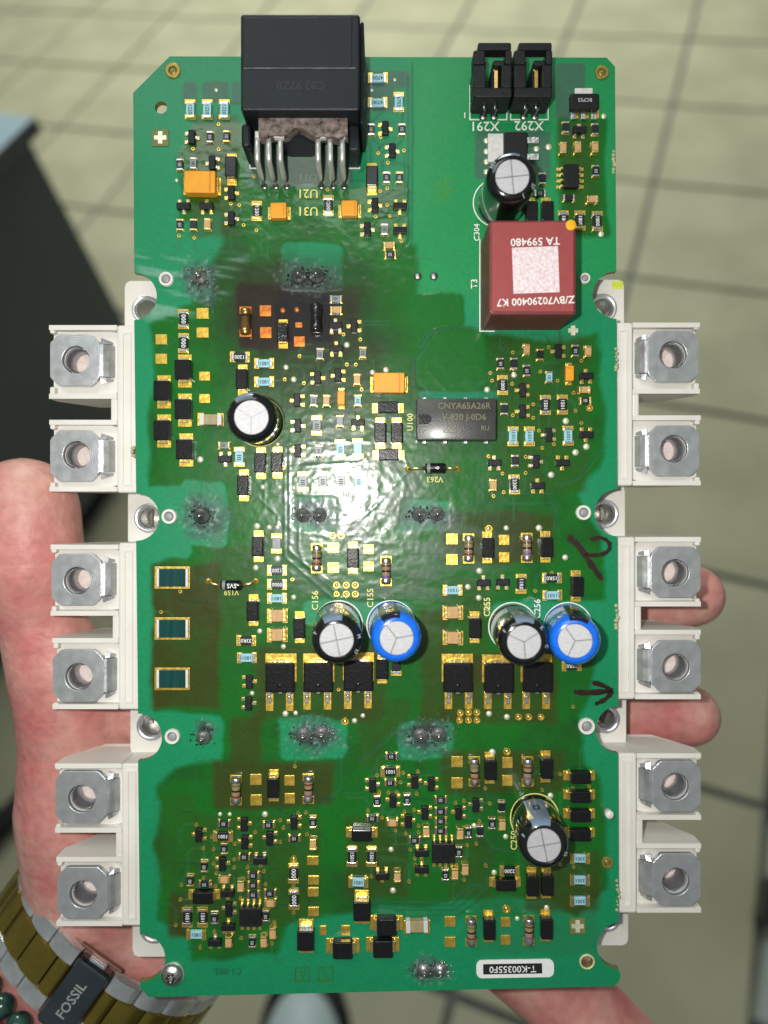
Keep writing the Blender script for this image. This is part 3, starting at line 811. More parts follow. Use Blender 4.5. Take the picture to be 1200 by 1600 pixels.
def soic(u, v, o, L_, W_, n=4, pitch=9.2):
    """body length along x (pin row direction)"""
    l, w, h = L_ * S, W_ * S, 1.6 * MM
    p = P(u, v, h); p.z = 0.0
    b = obj('eight_pin_chip', MB().box(-l / 2, l / 2, -w / 2, w / 2, 0.0002, h, 0.0002).mesh('body', black), board, T(p, rot_of(o)))
    pin = cached('soicpin', lambda: MB().box(-1.6 * S, 1.6 * S, 0, 3 * S, 0.0007, 0.0010, .00005).box(-1.6 * S, 1.6 * S, 2 * S, 4 * S, 0.0002, 0.0010, .0001).box(-1.6 * S, 1.6 * S, 3 * S, 8 * S, 0.0001, 0.0004, .00006).mesh('pin', brasst))
    for i in range(n):
        x = (i - (n - 1) / 2) * pitch * S
        obj('pin', pin, b, Matrix.Translation((x, w / 2, 0)))
        obj('pin', pin, b, Matrix.Translation((x, -w / 2, 0)) @ Matrix.Rotation(math.pi, 4, 'Z'))
        for s_ in (-1, 1):
            small_pads.box(-2.4 * S, 2.4 * S, w / 2 + 2 * S, w / 2 + 9.5 * S, 0.00003, 0.00028, .00004, T(p, rot_of(o)) @ Matrix.Translation((x, 0, 0)) @ Matrix.Rotation(0 if s_ > 0 else math.pi, 4, 'Z'))
    return b

def dpak(u, v, legs, L_=45, W_=46):
    h = 2.3 * MM; w, l = L_ * S, W_ * S
    p = P(u, v, h); p.z = 0.0
    b0 = P(u, v, h); bu, bv = 600 + b0.x / S, 800 - b0.y / S
    pad(bu, bv - 12, 49, 44)
    b = obj('power_transistor', cached(('dpak', L_, W_), lambda: MB().box(-w / 2, w / 2, -l / 2, l / 2, 0.0006, h, 0.00028).mesh('body', blackgloss)), board, T(p))
    obj('heat_tab', cached('dpaktab', lambda: MB().lathe([(19 * S, 0.00035), (19 * S, 0.0009)], 24, Matrix.Translation((0, l / 2 - 4 * S, 0)) @ Matrix.Diagonal((1, .42, 1, 1))).mesh('tab', brasst)), b)
    ld = cached('dpakleg', lambda: MB().box(-3 * S, 3 * S, -8 * S, 1 * S, 0.0010, 0.0014, .00008).box(-3 * S, 3 * S, -10 * S, -7 * S, 0.0003, 0.0014, .0002).box(-3 * S, 3 * S, -20 * S, -8 * S, 0.0003, 0.0007, .0001).mesh('leg', tin))
    for (x, y) in legs:
        q = P(x, y)
        obj('leg', ld, b, Matrix.Translation((q.x - p.x, -l / 2, 0)))
        pad(600 + q.x / S, y + 2, 12, 27)
    obj('leg', cached('dpakstub', lambda: MB().box(-3 * S, 3 * S, -4 * S, 1 * S, 0.0010, 0.0014, .00008).mesh('leg', tin)), b, Matrix.Translation((0, -l / 2, 0)))
    obj('mould_dimple', cached('dimple', lambda: MB().lathe([(3.2 * S, 0.0), (2.6 * S, .00006), (.1 * S, .00002)], 12).mesh('dimple', blackgloss, True)), b, Matrix.Translation((0, -l * .28, h)))
    return b

def electrolytic(base, top, h, R=5.15, sleeve=None, strm=None, stripe_ang=100, marks=(), label=None, score=3, score_rot=0.3):
    sleeve = sleeve or sleeveblack; h *= MM; R *= MM
    p0 = P(*base); p0.z = 0.0004
    p1 = P(top[0], top[1], h)
    ax = (p1 - p0); hh = ax.length; ax.normalize()
    q = Vector((0, 0, 1)).rotation_difference(ax).to_matrix().to_4x4()
    mt = Matrix.Translation(p0) @ q
    prof = [(R * .90, 0.0), (R, 0.0006), (R, 0.0015), (R * .95, 0.0021), (R * .95, 0.0026), (R, 0.0033), (R, hh - 0.0022)]
    for k in range(1, 6):
        t = k / 5 * math.pi / 2
        prof.append((R - R * .30 * (1 - math.cos(t)), hh - 0.0022 + 0.0021 * math.sin(t)))
    prof += [(R * .675, hh - 0.0002), (R * .665, hh - 0.0007)]
    b = obj('electrolytic_capacitor', autosmooth(MB().lathe(prof, 48).mesh('sleeve', sleeve), 40), board, mt, label)
    # aluminium end with pressed vent score, made of sectors with grooves between
    mb = MB(); rd = R * .664; z = hh - 0.00035
    for k in range(score):
        a0 = 2 * math.pi * k / score + score_rot; a1 = a0 + 2 * math.pi / score; gwid = 0.00011
        cx, cy = math.cos((a0 + a1) / 2) * gwid / math.sin(math.pi / score), math.sin((a0 + a1) / 2) * gwid / math.sin(math.pi / score)
        n = 14; ring_ = [(cx, cy)]
        for i in range(n + 1):
            t = a0 + (a1 - a0) * i / n
            dx = rd * math.cos(t); dy = rd * math.sin(t)
            if i == 0: dx += -math.sin(a0) * gwid; dy += math.cos(a0) * gwid
            if i == n: dx -= -math.sin(a1) * gwid; dy -= math.cos(a1) * gwid
            ring_.append((dx, dy))
        v = [(x, y, z - .00012) for x, y in ring_] + [(x * .985 + cx * .015, y * .985 + cy * .015, z) for x, y in ring_]
        m_ = len(ring_)
        f = [tuple(range(m_, 2 * m_))] + [(i, (i + 1) % m_, m_ + (i + 1) % m_, m_ + i) for i in range(m_)]
        mb.add(v, f)
    obj('can_top', mb.mesh('can_top', alum), b)
    obj('vent_score', MB().lathe([(rd, z - .0003), (rd, z - .00013)], 32).mesh('score', mat('score_shadow', (0.22, 0.22, 0.23), .5, .4)), b)
    if strm:
        a0 = math.radians(stripe_ang - 24); a1 = math.radians(stripe_ang + 24)
        pr = [(r_ + 0.00004, z_ + (0.00004 if i > 6 else 0)) for i, (r_, z_) in enumerate(prof) if 5 <= i <= 10]
        obj('polarity_stripe', MB().lathe(pr, 10, a0=a0, a1=a1).mesh('stripe', strm, True), b)
        a = math.radians(stripe_ang)
        rm = Matrix.Rotation(a, 4, 'Z') @ Matrix.Translation((R + 0.00010, 0, hh * .55)) @ Matrix.Rotation(math.pi / 2, 4, 'Y') @ Matrix.Rotation(math.pi / 2, 4, 'Z')
        mk = MB().box(-.0007, .0007, -.0011, -.0008, 0, .00005).box(-.0007, .0007, .0008, .0011, 0, .00005).box(-.0007, -.0004, -.0008, .0008, 0, .00005).box(.0004, .0007, -.0008, .0008, 0, .00005)
        obj('minus_mark', mk.mesh('minus', navy), b, rm)
    for tx, ang, rr, sz in marks:
        a = math.radians(ang)
        mm_ = Matrix.Rotation(a, 4, 'Z') @ Matrix.Translation((R * rr, 0, hh - 0.00005 - 0.0021 * (1 - math.sin(math.acos(max(-1, 1 - (1 - rr) / .30)))))) @ Matrix.Rotation(math.radians(28), 4, 'Y') @ Matrix.Rotation(-math.pi / 2, 4, 'Z')
        obj('marking', text_mesh(tx, sz * MM, greyprint), b, mm_ @ Matrix.Translation((0, 0, .00022)))
    return b

def silk_text(s, u, v, px, rot=180, m=None, sheet_z=0.00036):
    p = P(u, v); p.z = sheet_z
    obj('lettering', text_mesh(s, px * S * 1.38, m or whitepaint), board, T(p, math.radians(rot)))
def silk_line(pts, w=1.7, m=None, name='printed_outline', z0=0.00012, z1=0.00034):
    mb = MB()
    for i_, (a, b) in enumerate(zip(pts[:-1], pts[1:])):
        z1 += 0.000006; pa, pb = P(*a), P(*b); t = (pb - pa)
        if t.length < 1e-7: continue
        ln_ = t.length; an = math.atan2(t.y, t.x)
        mb.box(-w * S * .45, ln_ + w * S * .45, -w * S / 2, w * S / 2, z0, z1, 0, T((pa.x, pa.y, 0), an))
    obj(name, mb.mesh('print', m or whitepaint), board)
def silk_arc(u, v, r, a0, a1, m=None, w=1.8):
    p = P(u, v); r *= S
    mb = MB(); v_ = []; f_ = []; n = 36
    for i in range(n + 1):
        a = math.radians(a0 + (a1 - a0) * i / n)
        for rr in (r - w * S / 2, r + w * S / 2): v_.append((p.x + rr * math.cos(a), p.y + rr * math.sin(a), 0.00034))
    for i in range(n): f_.append((2 * i, 2 * i + 1, 2 * i + 3, 2 * i + 2))
    mb.add(v_, f_); obj('printed_outline', mb.mesh('arc', m or whitepaint), board)

# ================================================================== placing the components (photograph pixels)
# --- small chips: (u, v, orientation, kind)
SMALL = """328 214 v r;354 213 v r;281 257 v r;302 255 v g;281 351 v r;302 351 v r;324 350 v c;
580 202 v r;628 202 v r;604 277 v r;624 277 v r;601 358 v g;608 383 h c;610 398 h r;
848 279 v r;844 302 h r;884 199 v r;930 202 v r;880 231 v c;903 230 v c;930 230 v c;931 267 v r;889 309 h r;926 311 h c;
823 546 v c;844 554 v r;899 548 v r;919 549 v c;782 568 v r;803 568 v r;823 579 v r;858 589 v b;914 609 h c;915 626 h r;788 639 v r;805 720 v r;771 758 v c;
525 467 h g;525 484 h c;500 553 v g;567 551 v g;558 593 v c;490 626 v g;510 626 v c;559 626 v b;531 658 v g;498 704 v g;350 696 h g;
350 1287 h r;350 1326 v r;420 1289 h r;489 1285 v r;460 1310 h r;489 1320 v c;319 1354 v r;382 1339 h r;297 1376 v r;320 1382 h r;350 1375 h c;376 1385 v c;396 1368 h r;396 1383 h r;396 1398 h r;422 1396 h r;422 1412 h c;
335 1435 v r;415 1431 v r;357 1472 v c;394 1472 v r;412 1472 v c;426 1459 v c;
612 1182 h r;610 1223 h r;589 1252 v r;636 1250 v r;582 1279 h r;613 1286 h c;689 1250 h r;689 1268 h r;689 1283 h r;689 1298 h r;666 1300 v c;648 1313 h r;719 1303 v c;732 1301 v r;750 1299 v r;769 1287 v r;
717 1331 v r;696 1367 v r;711 1366 v c;727 1359 v c;621 1370 v c;784 1261 v r;785 1289 v c"""
for it in SMALL.replace('\n', '').split(';'):
    u, v, o, k = it.split(); chip(float(u), float(v), o, 18, 10.5, k)
# --- larger chips with printed values
MED = """297.5 171.6 v b 1220;324 171.6 v b 1220;350.6 171.6 v b 1220;590.5 122.5 h b 4700;590 161 h b 4700;623 160 v b 6703;
401.5 330 v r 1200;513 321 v r 1200;880 345 v r 1800;906 345 v r 1800;933 346 v r 1800;785 602 v r 1000;852 633 v r 1501;878.5 632.5 v r 1501;
801.5 682 v b 3301;827 682 v b 3301;887.5 681 v b 3301;803.5 757 v r 2200;287 499 v r 000;287 536.5 v r 000;375 558 h r 1200;413 568 h b 1801;413 596.7 h b 1801;
495 665 v g -;532 702 v b -;559 701 v b -;374 714 v b -;473.5 752.7 v g -;504.5 752 v g -;533 751.5 v g -;560.4 752 v b -;432.3 849 v g -;433 891 h r 1200;433 913 h r 0000;433 934.7 h b 1801;
814 912 v r 11R0;862 903 h r 15R0;862.7 930 h b 1501;707 922 h b 1501;893 1040 h r 15R0;385 1000.6 h r 33R0;386 1027.5 h b 1801;619 1040 v r -;
348.7 1306 h r 1001;293 1432.5 v r 1051;317 1432.5 v r 1501;307 1459.5 h b 1801;458.7 1364 v r 000;459.5 1405 v r 000;
610 1205 h r 1001;550 1338 v r 1501;580.5 1338 v r 1501;560 1378 h b 1801;905.8 1340.7 h b 3301;905.8 1374.5 h b 3301;905.8 1407 h b 3301;796 1360 h r 2200"""
for it in MED.replace('\n', '').split(';'):
    u, v, o, k, t = it.split(); chip(float(u), float(v), o, 26, 13.5, k, None if t == '-' else t, True, .6)
for u, v in ((433.5, 962), (433.5, 992), (707.5, 957), (707.5, 996.5)): chip(u, v, 'h', 27, 19, 'c', None, True, 1.6)
for u, v, l, w in ((329.4, 655.6, 34, 17, ), (651.5, 1447.5, 34, 18)): chip(u, v, 'h', l, w, 'k', None, True, 1.6)
# --- transistors
SOTS = """299 213 v;331 253 v;361 300 v;286 321 h;322 321 h;361 340 v;602 199 v;613 234 v;586 319 v;625 321 h;574 357 v;625 359 h;906 202 h;
873 548 v;917 587 h;817 609 v;817 642 v;858 679 v;917 679 h;773 723 h;838 721 v;880 723 h;841 759 h;
524 508 h;553 508 v;525 544 h;496 590 v;528 586 v;464 625 v;465 665 v;559 660 h;465 704 v;351 717 h;756 911 h;786 910 h;389 1066 v;388 1100 v;
310 1306 v;381 1289 v;382 1317 v;421 1311 v;459 1286 v;347 1351 v;406 1346 h;355 1397 h;357 1422 v;356 1450 h;335 1474 h;
582 1228 v;648 1222 v;674 1226 v;614 1252 v;638 1284 v;664 1271 v;659 1334 h;659 1360 h;717 1271 v;744 1259 v;597 1370 h"""
for it in SOTS.replace('\n', '').split(';'):
    u, v, o = it.split(); sot(float(u), float(v), o)
# --- black moulded diodes
for u, v, o in [(360, 259, 'v'), (581, 274, 'v'), (377, 592, 'v'), (406, 723, 'v'), (432, 722, 'v'), (379, 758, 'v'), (594, 676, 'v'), (620, 676, 'v'), (606, 636, 'h'), (607, 710, 'h'),
                (402, 854, 'v'), (394, 955, 'v'), (467, 982, 'v'), (551, 872, 'v'), (763, 856, 'v'), (855, 855, 'v'), (903, 917, 'v'), (743, 982, 'v'), (597, 1046, 'v'),
                (426, 1232, 'v'), (767, 1204, 'v'), (855, 1202, 'v'), (316, 1404, 'h'), (565, 1306, 'h'), (908, 1216, 'h'), (908, 1246, 'h'), (908, 1276, 'h'), (908, 1306, 'h'),
                (791, 1384, 'h'), (833, 1386, 'v'), (856, 1385, 'v'), (765, 1454, 'v'), (855, 1453, 'v'), (831, 329, 'v'), (856, 329, 'v')]:
    diode(u, v, o)
for u, v, o in [(285, 577, 'v'), (252, 610, 'v'), (285, 639, 'v'), (252, 672, 'v'), (287, 702, 'v')]: diode(u, v, o, 31, 25, 46, 2.3)
for u, v, o, lm in [(477, 1471, 'v', tin), (565, 1425, 'v', brasst), (604, 1450, 'h', brasst), (535, 1486, 'h', brasst), (598, 1484, 'h', brasst)]:
    diode(u, v, o, 30, 26, 46, 2.3, leadm=lm)
# --- banded cylindrical resistors
for i, (u, v) in enumerate([(495, 872), (603, 892), (732, 857), (823, 856), (369, 1234), (482, 1232), (741, 1205), (824, 1205), (736, 1454), (826, 1453)]):
    melf(u, v, 'v', bands=('bbrown', 'bblack', 'bgreen') if i % 2 == 0 else ('bviolet', 'bblack', 'bbrown'))
scorch = mat('scorched_lacquer', (0.16, 0.085, 0.02), 0.25, base2=(0.035, 0.02, 0.01), vscale=400, coat=0.6)
goldend = mat('heat_tinted_end', (0.75, 0.45, 0.12), 0.25, 1.0, var=0.3)
melf(384, 503, 'v', 42, 16, ('bbrown', 'bblack'), scorch, True, burntpad, goldend)['label'] = 'heat-browned cylindrical resistor at the edge of the scorched patch'
mb = MB()
bo = melf(494, 497, 'v', 46, 19, (), burnt, False, None, burnt); bo['label'] = 'charred black burst cylindrical resistor in the scorched patch'
d_ = diode(441, 519, 'v', 29, 17, 40, 1.9, burnt, goldend); d_['label'] = 'charred diode in the middle of the scorched patch'
for u, v, w, h in [(415, 486, 18, 17), (415.5, 520, 18, 17), (468, 534, 17, 16), (467, 508, 11, 8)]: pad(u, v, w, h, burntpad)
for u, v, d in [(442, 485, 9), (464, 484, 9)]: test_point(u, v, d, burntpad)
# --- orange tantalums
tantalum(312, 284, 'h'); tantalum(608, 598, 'h', 48, 31); tantalum(435, 328.5, 'h', 25, 24, 1.8); tantalum(546, 325, 'h', 25, 24, 1.8)
tantalum(533, 621.5, 'v', 22, 12, 1.4); tantalum(890.5, 583, 'v', 24, 13, 1.4)
# --- integrated circuits
soic(893, 274, 'v', 36, 24); soic(390.7, 1434, 'h', 34, 29); soic(693, 1334, 'h', 35, 31)
# --- large current-sense resistors
for y in (902.5, 982, 1060.5):
    h = .9 * MM
    p = P(269.5, y, h); p.z = 0.0002
    pad(269.5, y, 55, 35)
    b = obj('shunt_resistor', MB().box(-21 * S, 21 * S, -14 * S, 14 * S, 0.0002, h, .0001).mesh('body', teal), board, T(p, jit() * .4))
    for s_ in (-1, 1): obj('end_cap', cached('shuntend', lambda: MB().box(-2 * S, 2 * S, -14.4 * S, 14.4 * S, 0.0001, h + .00005, .0001).mesh('end', rwhite)), b, Matrix.Translation((s_ * 22.5 * S, 0, 0)))
# --- packages with a heat tab
for us, legs in (((437, 1058.7), [(421.6, 1095), (452.8, 1095)]), ((496.7, 1058.7), [(480, 1093), (512, 1093)]), ((559.6, 1057), [(543.5, 1092), (575, 1091)]),
                 ((716, 1059), [(700.5, 1092), (732, 1092)]), ((780, 1060), [(762, 1092), (793, 1092)]), ((841, 1059), [(822, 1092), (853, 1092)])):
    dpak(us[0], us[1], legs)
h = 2.2 * MM; p = P(806, 227, h); p.z = 0
b = obj('voltage_regulator', MB().box(-18 * S, 18 * S, -21 * S, 21 * S, .0004, h, .0003).mesh('body', black), board, T(p), 'black regulator with pale heat tab behind the capacitor')
obj('heat_tab', MB().box(-42 * S, -18 * S, -22 * S, 22 * S, .0003, .0012, .0001).mesh('tab', rwhite), b)
for dy in (13, -13): obj('lead', MB().box(18 * S, 38 * S, (dy - 5) * S, (dy + 5) * S, .0003, .0009, .0001).mesh('lead', tin), b)
h = 1.7 * MM; p = P(914, 158, h); p.z = 0
b = obj('power_transistor', MB().box(-22 * S, 22 * S, -12.5 * S, 12.5 * S, .0003, h, .00025).mesh('body', black), board, T(p), 'black three-lead transistor with pale tab near the upper right corner')
obj('heat_tab', MB().box(-14 * S, 14 * S, 12 * S, 24 * S, .0003, .0008, .0001).mesh('tab', rwhite), b)
obj('marking', text_mesh('BCP55', 8 * S, greyprint), b, Matrix.Translation((0, 2 * S, h + .00004)) @ Matrix.Rotation(math.pi, 4, 'Z'))
for dx in (-16, 0, 16):
    obj('lead', MB().box((dx - 4) * S, (dx + 4) * S, -24 * S, -12 * S, .0002, .0007, .0001).mesh('lead', tin), b)
    pad(914 + dx, 179, 11, 14)

# --- electrolytic capacitors
mk = lambda t, a: (t, a, .86, 1.05)
electrolytic((781.7, 322), (801, 275), 17, strm=stripe, stripe_ang=95, marks=[mk('27', 335), mk('J', 300), mk('35V', 150)], score=4, score_rot=.1, label='black electrolytic capacitor above the red transformer')
electrolytic((404, 659), (392.5, 652), 17, marks=[], strm=stripe, stripe_ang=110, score=3, score_rot=.5, label='black electrolytic capacitor with blank silver top below the scorched patch')
electrolytic((527, 974), (526, 1001), 17, strm=stripe, stripe_ang=100, marks=[mk('27', 330), mk('M', 10), mk('F', 160)], score=4, score_rot=.2, label='black electrolytic capacitor left of the blue one, marked 27')
electrolytic((611, 974), (620, 997.5), 17, sleeve=sleeveblue, strm=navy, stripe_ang=105, score=3, score_rot=.15, label='bright blue electrolytic capacitor in the middle of the board')
electrolytic((800, 979), (819.5, 1004), 17, strm=stripe, stripe_ang=88, marks=[mk('C', 350), mk('F', 150), mk('K', 40)], score=3, score_rot=.6, label='black electrolytic capacitor beside the right-hand blue one')
electrolytic((885, 979), (899, 1002), 17, sleeve=sleeveblue, strm=navy, stripe_ang=80, score=3, score_rot=.1, label='bright blue electrolytic capacitor near the right edge')
electrolytic((834, 1275), (850.5, 1322), 15.5, strm=stripe, stripe_ang=97, marks=[mk('F', 155), mk('35', 340)], score=4, score_rot=.2, label='black electrolytic capacitor with grey stripe at lower right')
for u, v, m_ in ((777, 318, whitepaint), (529, 976, whitepaint), (611, 976, whitepaint), (801, 979, whitepaint), (887, 979, whitepaint), (835, 1277, yellowpaint), (406, 660, yellowpaint)):
    silk_arc(u, v, 37.8, 0, 360, m_)

# --- red transformer
hT = .0133
b_ = [P(751, 379), P(877, 379), P(877, 516), P(751, 516)]
mb = MB(); c = 3 * S
x0, x1, y0, y1 = b_[0].x, b_[1].x, b_[2].y, b_[0].y
mb.box(x0, x1, y0, y1, 0.0002, hT - .0002, .0006)
tr = obj('transformer', mb.mesh('transformer', redside), board, None, 'dark red square transformer with white code lettering')
cxT, cyT = (x0 + x1) / 2, (y0 + y1) / 2
k = (x1 - x0) / 2 - .0006
obj('cover', MB().box(cxT - k, cxT + k, cyT - (y1 - y0) / 2 + .0006, cyT + (y1 - y0) / 2 - .0006, hT - .00015, hT, .0001).mesh('cover', red), tr)
def on_tr(name, me, u, v, rot, dz=.00006):
    p = P(u, v, hT); obj(name, me, tr, T((p.x, p.y, hT + dz), math.radians(rot)))
kT = S * (D - hT) / D
on_tr('lettering', text_mesh('TA 599480', 17 * kT, whitepaint), 836, 377, 182)
on_tr('lettering', text_mesh('Z/BV70290400 K7', 16.2 * kT, whitepaint), 837, 470, 182.5)
on_tr('pale_patch', MB().box(-36 * kT, 36 * kT, -36 * kT, 36 * kT, 0, .00005).mesh('patch', codep), 837, 422, 2)
on_tr('paint_dot', MB().lathe([(8.5 * kT, 0), (8 * kT, .0001), (3 * kT, .00016)], 20).mesh('dot', dot, True), 892, 352, 0)
# --- optocoupler
hO = .0036
p = P(713, 655, hO); p.z = 0
oc = obj('optocoupler', autosmooth(MB().box(-61 * S, 61 * S, -32 * S, 32 * S, .0005, hO, .0003).mesh('body', opto), 30), board, T(p), 'wide grey moulded optocoupler with a half-round notch')
nb = MB(); v_ = []; f_ = []
pts_ = [(-57, -8), (-46, -8)] + [(-46 + 8 * math.cos(t), 8 * math.sin(t)) for t in [(-90 + 18 * i) * math.pi / 180 for i in range(1, 10)]] + [(-46, 8), (-57, 8)]
for (x, y) in pts_: v_.append((x * S, y * S, hO + .00012))
for (x, y) in pts_: v_.append((x * S, y * S, hO - .0002))
n_ = len(pts_); f_ = [tuple(range(n_))] + [(i, (i + 1) % n_, n_ + (i + 1) % n_, n_ + i) for i in range(n_)]
obj('notch', nb.add(v_, f_).mesh('notch', blackgloss), oc)
for tx, x, y, sz in (('CNYA65A26R', 12, 20, 13.5), ('V-820 J-0D6', 12, 3, 13.5), ('RU', 44, -14, 10)):
    obj('lettering', text_mesh(tx, sz * S, optotext), oc, T((x * S, y * S, hO + .00004)))
tri = MB()
for a, bb in (((-20, -20), (4, -20)), ((4, -20), (-8, -5)), ((-8, -5), (-20, -20)), ((-12, -18), (-8, -11)), ((-8, -11), (-3, -18))):
    A_, B_ = Vector((a[0] * S, a[1] * S, 0)), Vector((bb[0] * S, bb[1] * S, 0)); t = B_ - A_
    tri.box(0, t.length, -.6 * S, .6 * S, hO + .00002, hO + .00004 + random.random() * .00001, 0, T(A_, math.atan2(t.y, t.x)))
obj('emblem', tri.mesh('emblem', optotext), oc)
for x in (-48, -16, 16, 48):
    for s_ in (-1, 1):
        obj('pin', cached('optopin', lambda: MB().box(-3 * S, 3 * S, 0, 4 * S, .0006, .0012, .0001).mesh('pin', tin)), oc, Matrix.Translation((x * S, s_ * 32 * S - (4 * S if s_ < 0 else 0), 0)))
# --- two axial glass diodes lying on their leads
def axial(u, v, xa, xb, va, label, tx):
    r = 8 * S; p = P(u, v, r); z = r + .0006
    rx = Matrix.Rotation(math.pi / 2, 4, 'Y')
    l = 33 * S
    b = obj('axial_diode', autosmooth(MB().lathe([(r * .3, -l / 2), (r * .9, -l / 2 + .0002), (r, -l / 2 + .0006), (r, l / 2 - .0006), (r * .9, l / 2 - .0002), (r * .3, l / 2)], 20, rx).mesh('body', blackgloss), 40), board, T((p.x, p.y, z)), label)
    obj('cathode_band', MB().lathe([(r * 1.01, -l * .38), (r * 1.012, -l * .31), (r * 1.01, -l * .24)], 20, rx, False, False).mesh('band', rgrey, True), b)
    obj('marking', text_mesh(tx, 10 * S, whitepaint), b, Matrix.Translation((2.5 * S, 0, r * 1.03)) @ Matrix.Rotation(math.pi / 2 if len(tx) < 2 else math.pi, 4, 'Z'))
    for s_, xe in ((-1, xa), (1, xb)):
        q = P(xe, va, .0004)
        pts = [(s_ * l * .49, 0, 0), ((q.x - p.x) * .75, (q.y - p.y) * .35, 0), ((q.x - p.x) * .95, (q.y - p.y), -.0003), (q.x - p.x, q.y - p.y, -z + .0001)]
        obj('lead', MB().tube(pts, .00035, 8).mesh('lead', brasst, True), b)
        test_point(xe, va, 11, gold)
axial(679.6, 731.7, 638, 714, 733, 'black axial diode with bent leads below the optocoupler', '6')
axial(362, 914, 326, 400, 908, 'black axial diode with bent leads right of the shunt resistors', 'SVS')

# --- large black plug connector at the top
hC = .0142
pinm = mat('bright_pin', (0.66, 0.67, 0.64), .35, .6)
def bx(u): return (u - 600) * S
def by(v): return (800 - v) * S
pc = obj('plug_connector', MB().box(bx(395), bx(565.5), by(226), by(88), 0.0009, hC, .0004).mesh('housing', conn), board, None, 'large black plug connector overhanging the top edge, dusty below')
def at_h(u, v, z): return P(u, v, z)
q0, q1 = P(381, 107, hC), P(556, 107, hC)
obj('ridge', MB().box(q0.x, q1.x, q0.y - .00012, q0.y + .00012, hC - .0001, hC + .00016).mesh('ridge', mat('scuffed_edge', (0.10, 0.11, 0.12), 0.4, var=0.5, vscale=500)), pc)
obj('upper_lid', MB().box(P(380, 0, hC).x, P(550, 0, hC).x, P(0, 105, hC).y, P(0, 28, hC).y, hC - .0001, hC + .00022, .0001).mesh('lid', conn), pc)
obj('lettering', text_mesh('C02 97Z0', .0024, mat('moulded_letter', (0.02, 0.023, 0.027), 0.5)), pc, T((P(470, 133, hC).x, P(470, 133, hC).y, hC + .00005), math.pi))
# side rim standing a little lower on the right and left
obj('side_rim', MB().box(bx(565.8), bx(571), by(240), by(92), 0.0005, hC - .0014, .0003).mesh('rim', conn), pc)
# dusty rear ledge with rough broken outline
led = MB(); n = 40; v_ = []; f_ = []
zl = .0112
for i in range(n + 1):
    u = 404 + (543 - 404) * i / n
    a, bq = P(u, 170 + 6 * vnoise(np.array([[u]]), np.array([[3.]]), 12, 4)[0, 0], zl), P(u, 211 + 5 * vnoise(np.array([[u]]), np.array([[9.]]), 9, 8)[0, 0] - (14 * math.exp(-((u - 468) / 17) ** 2)), zl)
    v_ += [a, bq, bq - Vector((0, -.0002, .0035)), a - Vector((0, 0, .0035))]
for i in range(n):
    for a, bq in ((0, 1), (1, 2), (2, 3)): f_.append((i * 4 + a, i * 4 + bq, i * 4 + 4 + bq, i * 4 + 4 + a))
obj('rear_ledge', led.add(v_, f_).mesh('ledge', dirt), pc, None, 'ledge caked with brown and grey dust')
obj('side_guard', MB().box(bx(390), bx(404), by(262), by(228), .0009, .0098, .0005).mesh('crust', conn), pc)
for (u0, u1) in ((393, 404), (548, 563)):
    obj('side_arm', MB().box(bx(u0), bx(u1), by(263), by(226.5), 0.0004, .0085, .0003).mesh('arm', conn), pc)
obj('arch_boss', autosmooth(MB().lathe([(.0046, 0), (.0046, .0045), (.0042, .0049)], 28, Matrix.Translation(P(468, 232, .0035)) @ Matrix.Rotation(math.pi / 2, 4, 'X') @ Matrix.Translation((0, 0, -.0047))).mesh('boss', conn)), pc)
for u, ub in ((402, 413), (420, 431), (438, 448), (497, 502), (516, 521), (535, 538)):
    a = P(u, 206, .0096); bq = P(u, 252, .0096); c_ = P(ub, 291, 0.0)
    c_.z = .0002
    pin = MB().tube([a, (a + bq) / 2, bq - Vector((0, -.0006, 0)), bq - Vector((0, 0, .0006)), Vector((c_.x, c_.y, .004)), c_], .0006, 8, 1.0)
    po = obj('contact_pin', pin.mesh('pin', pinm, True), pc)
    test_point(ub, 292, 11, solder)
for a, bq in ((402, 411), (431, 441), (497, 507), (526, 537)):
    q0, q1 = P(a - 3, 206, .0103), P(bq + 3, 216, .0103)
    obj('pin_collar', MB().box(q0.x, q1.x, q1.y, q0.y, .0094, .0106, .0001).mesh('collar', rwhite), pc)
silk_line([(391, 252), (391, 264), (403, 264)]); silk_line([(545, 264), (562, 264), (562, 248)])

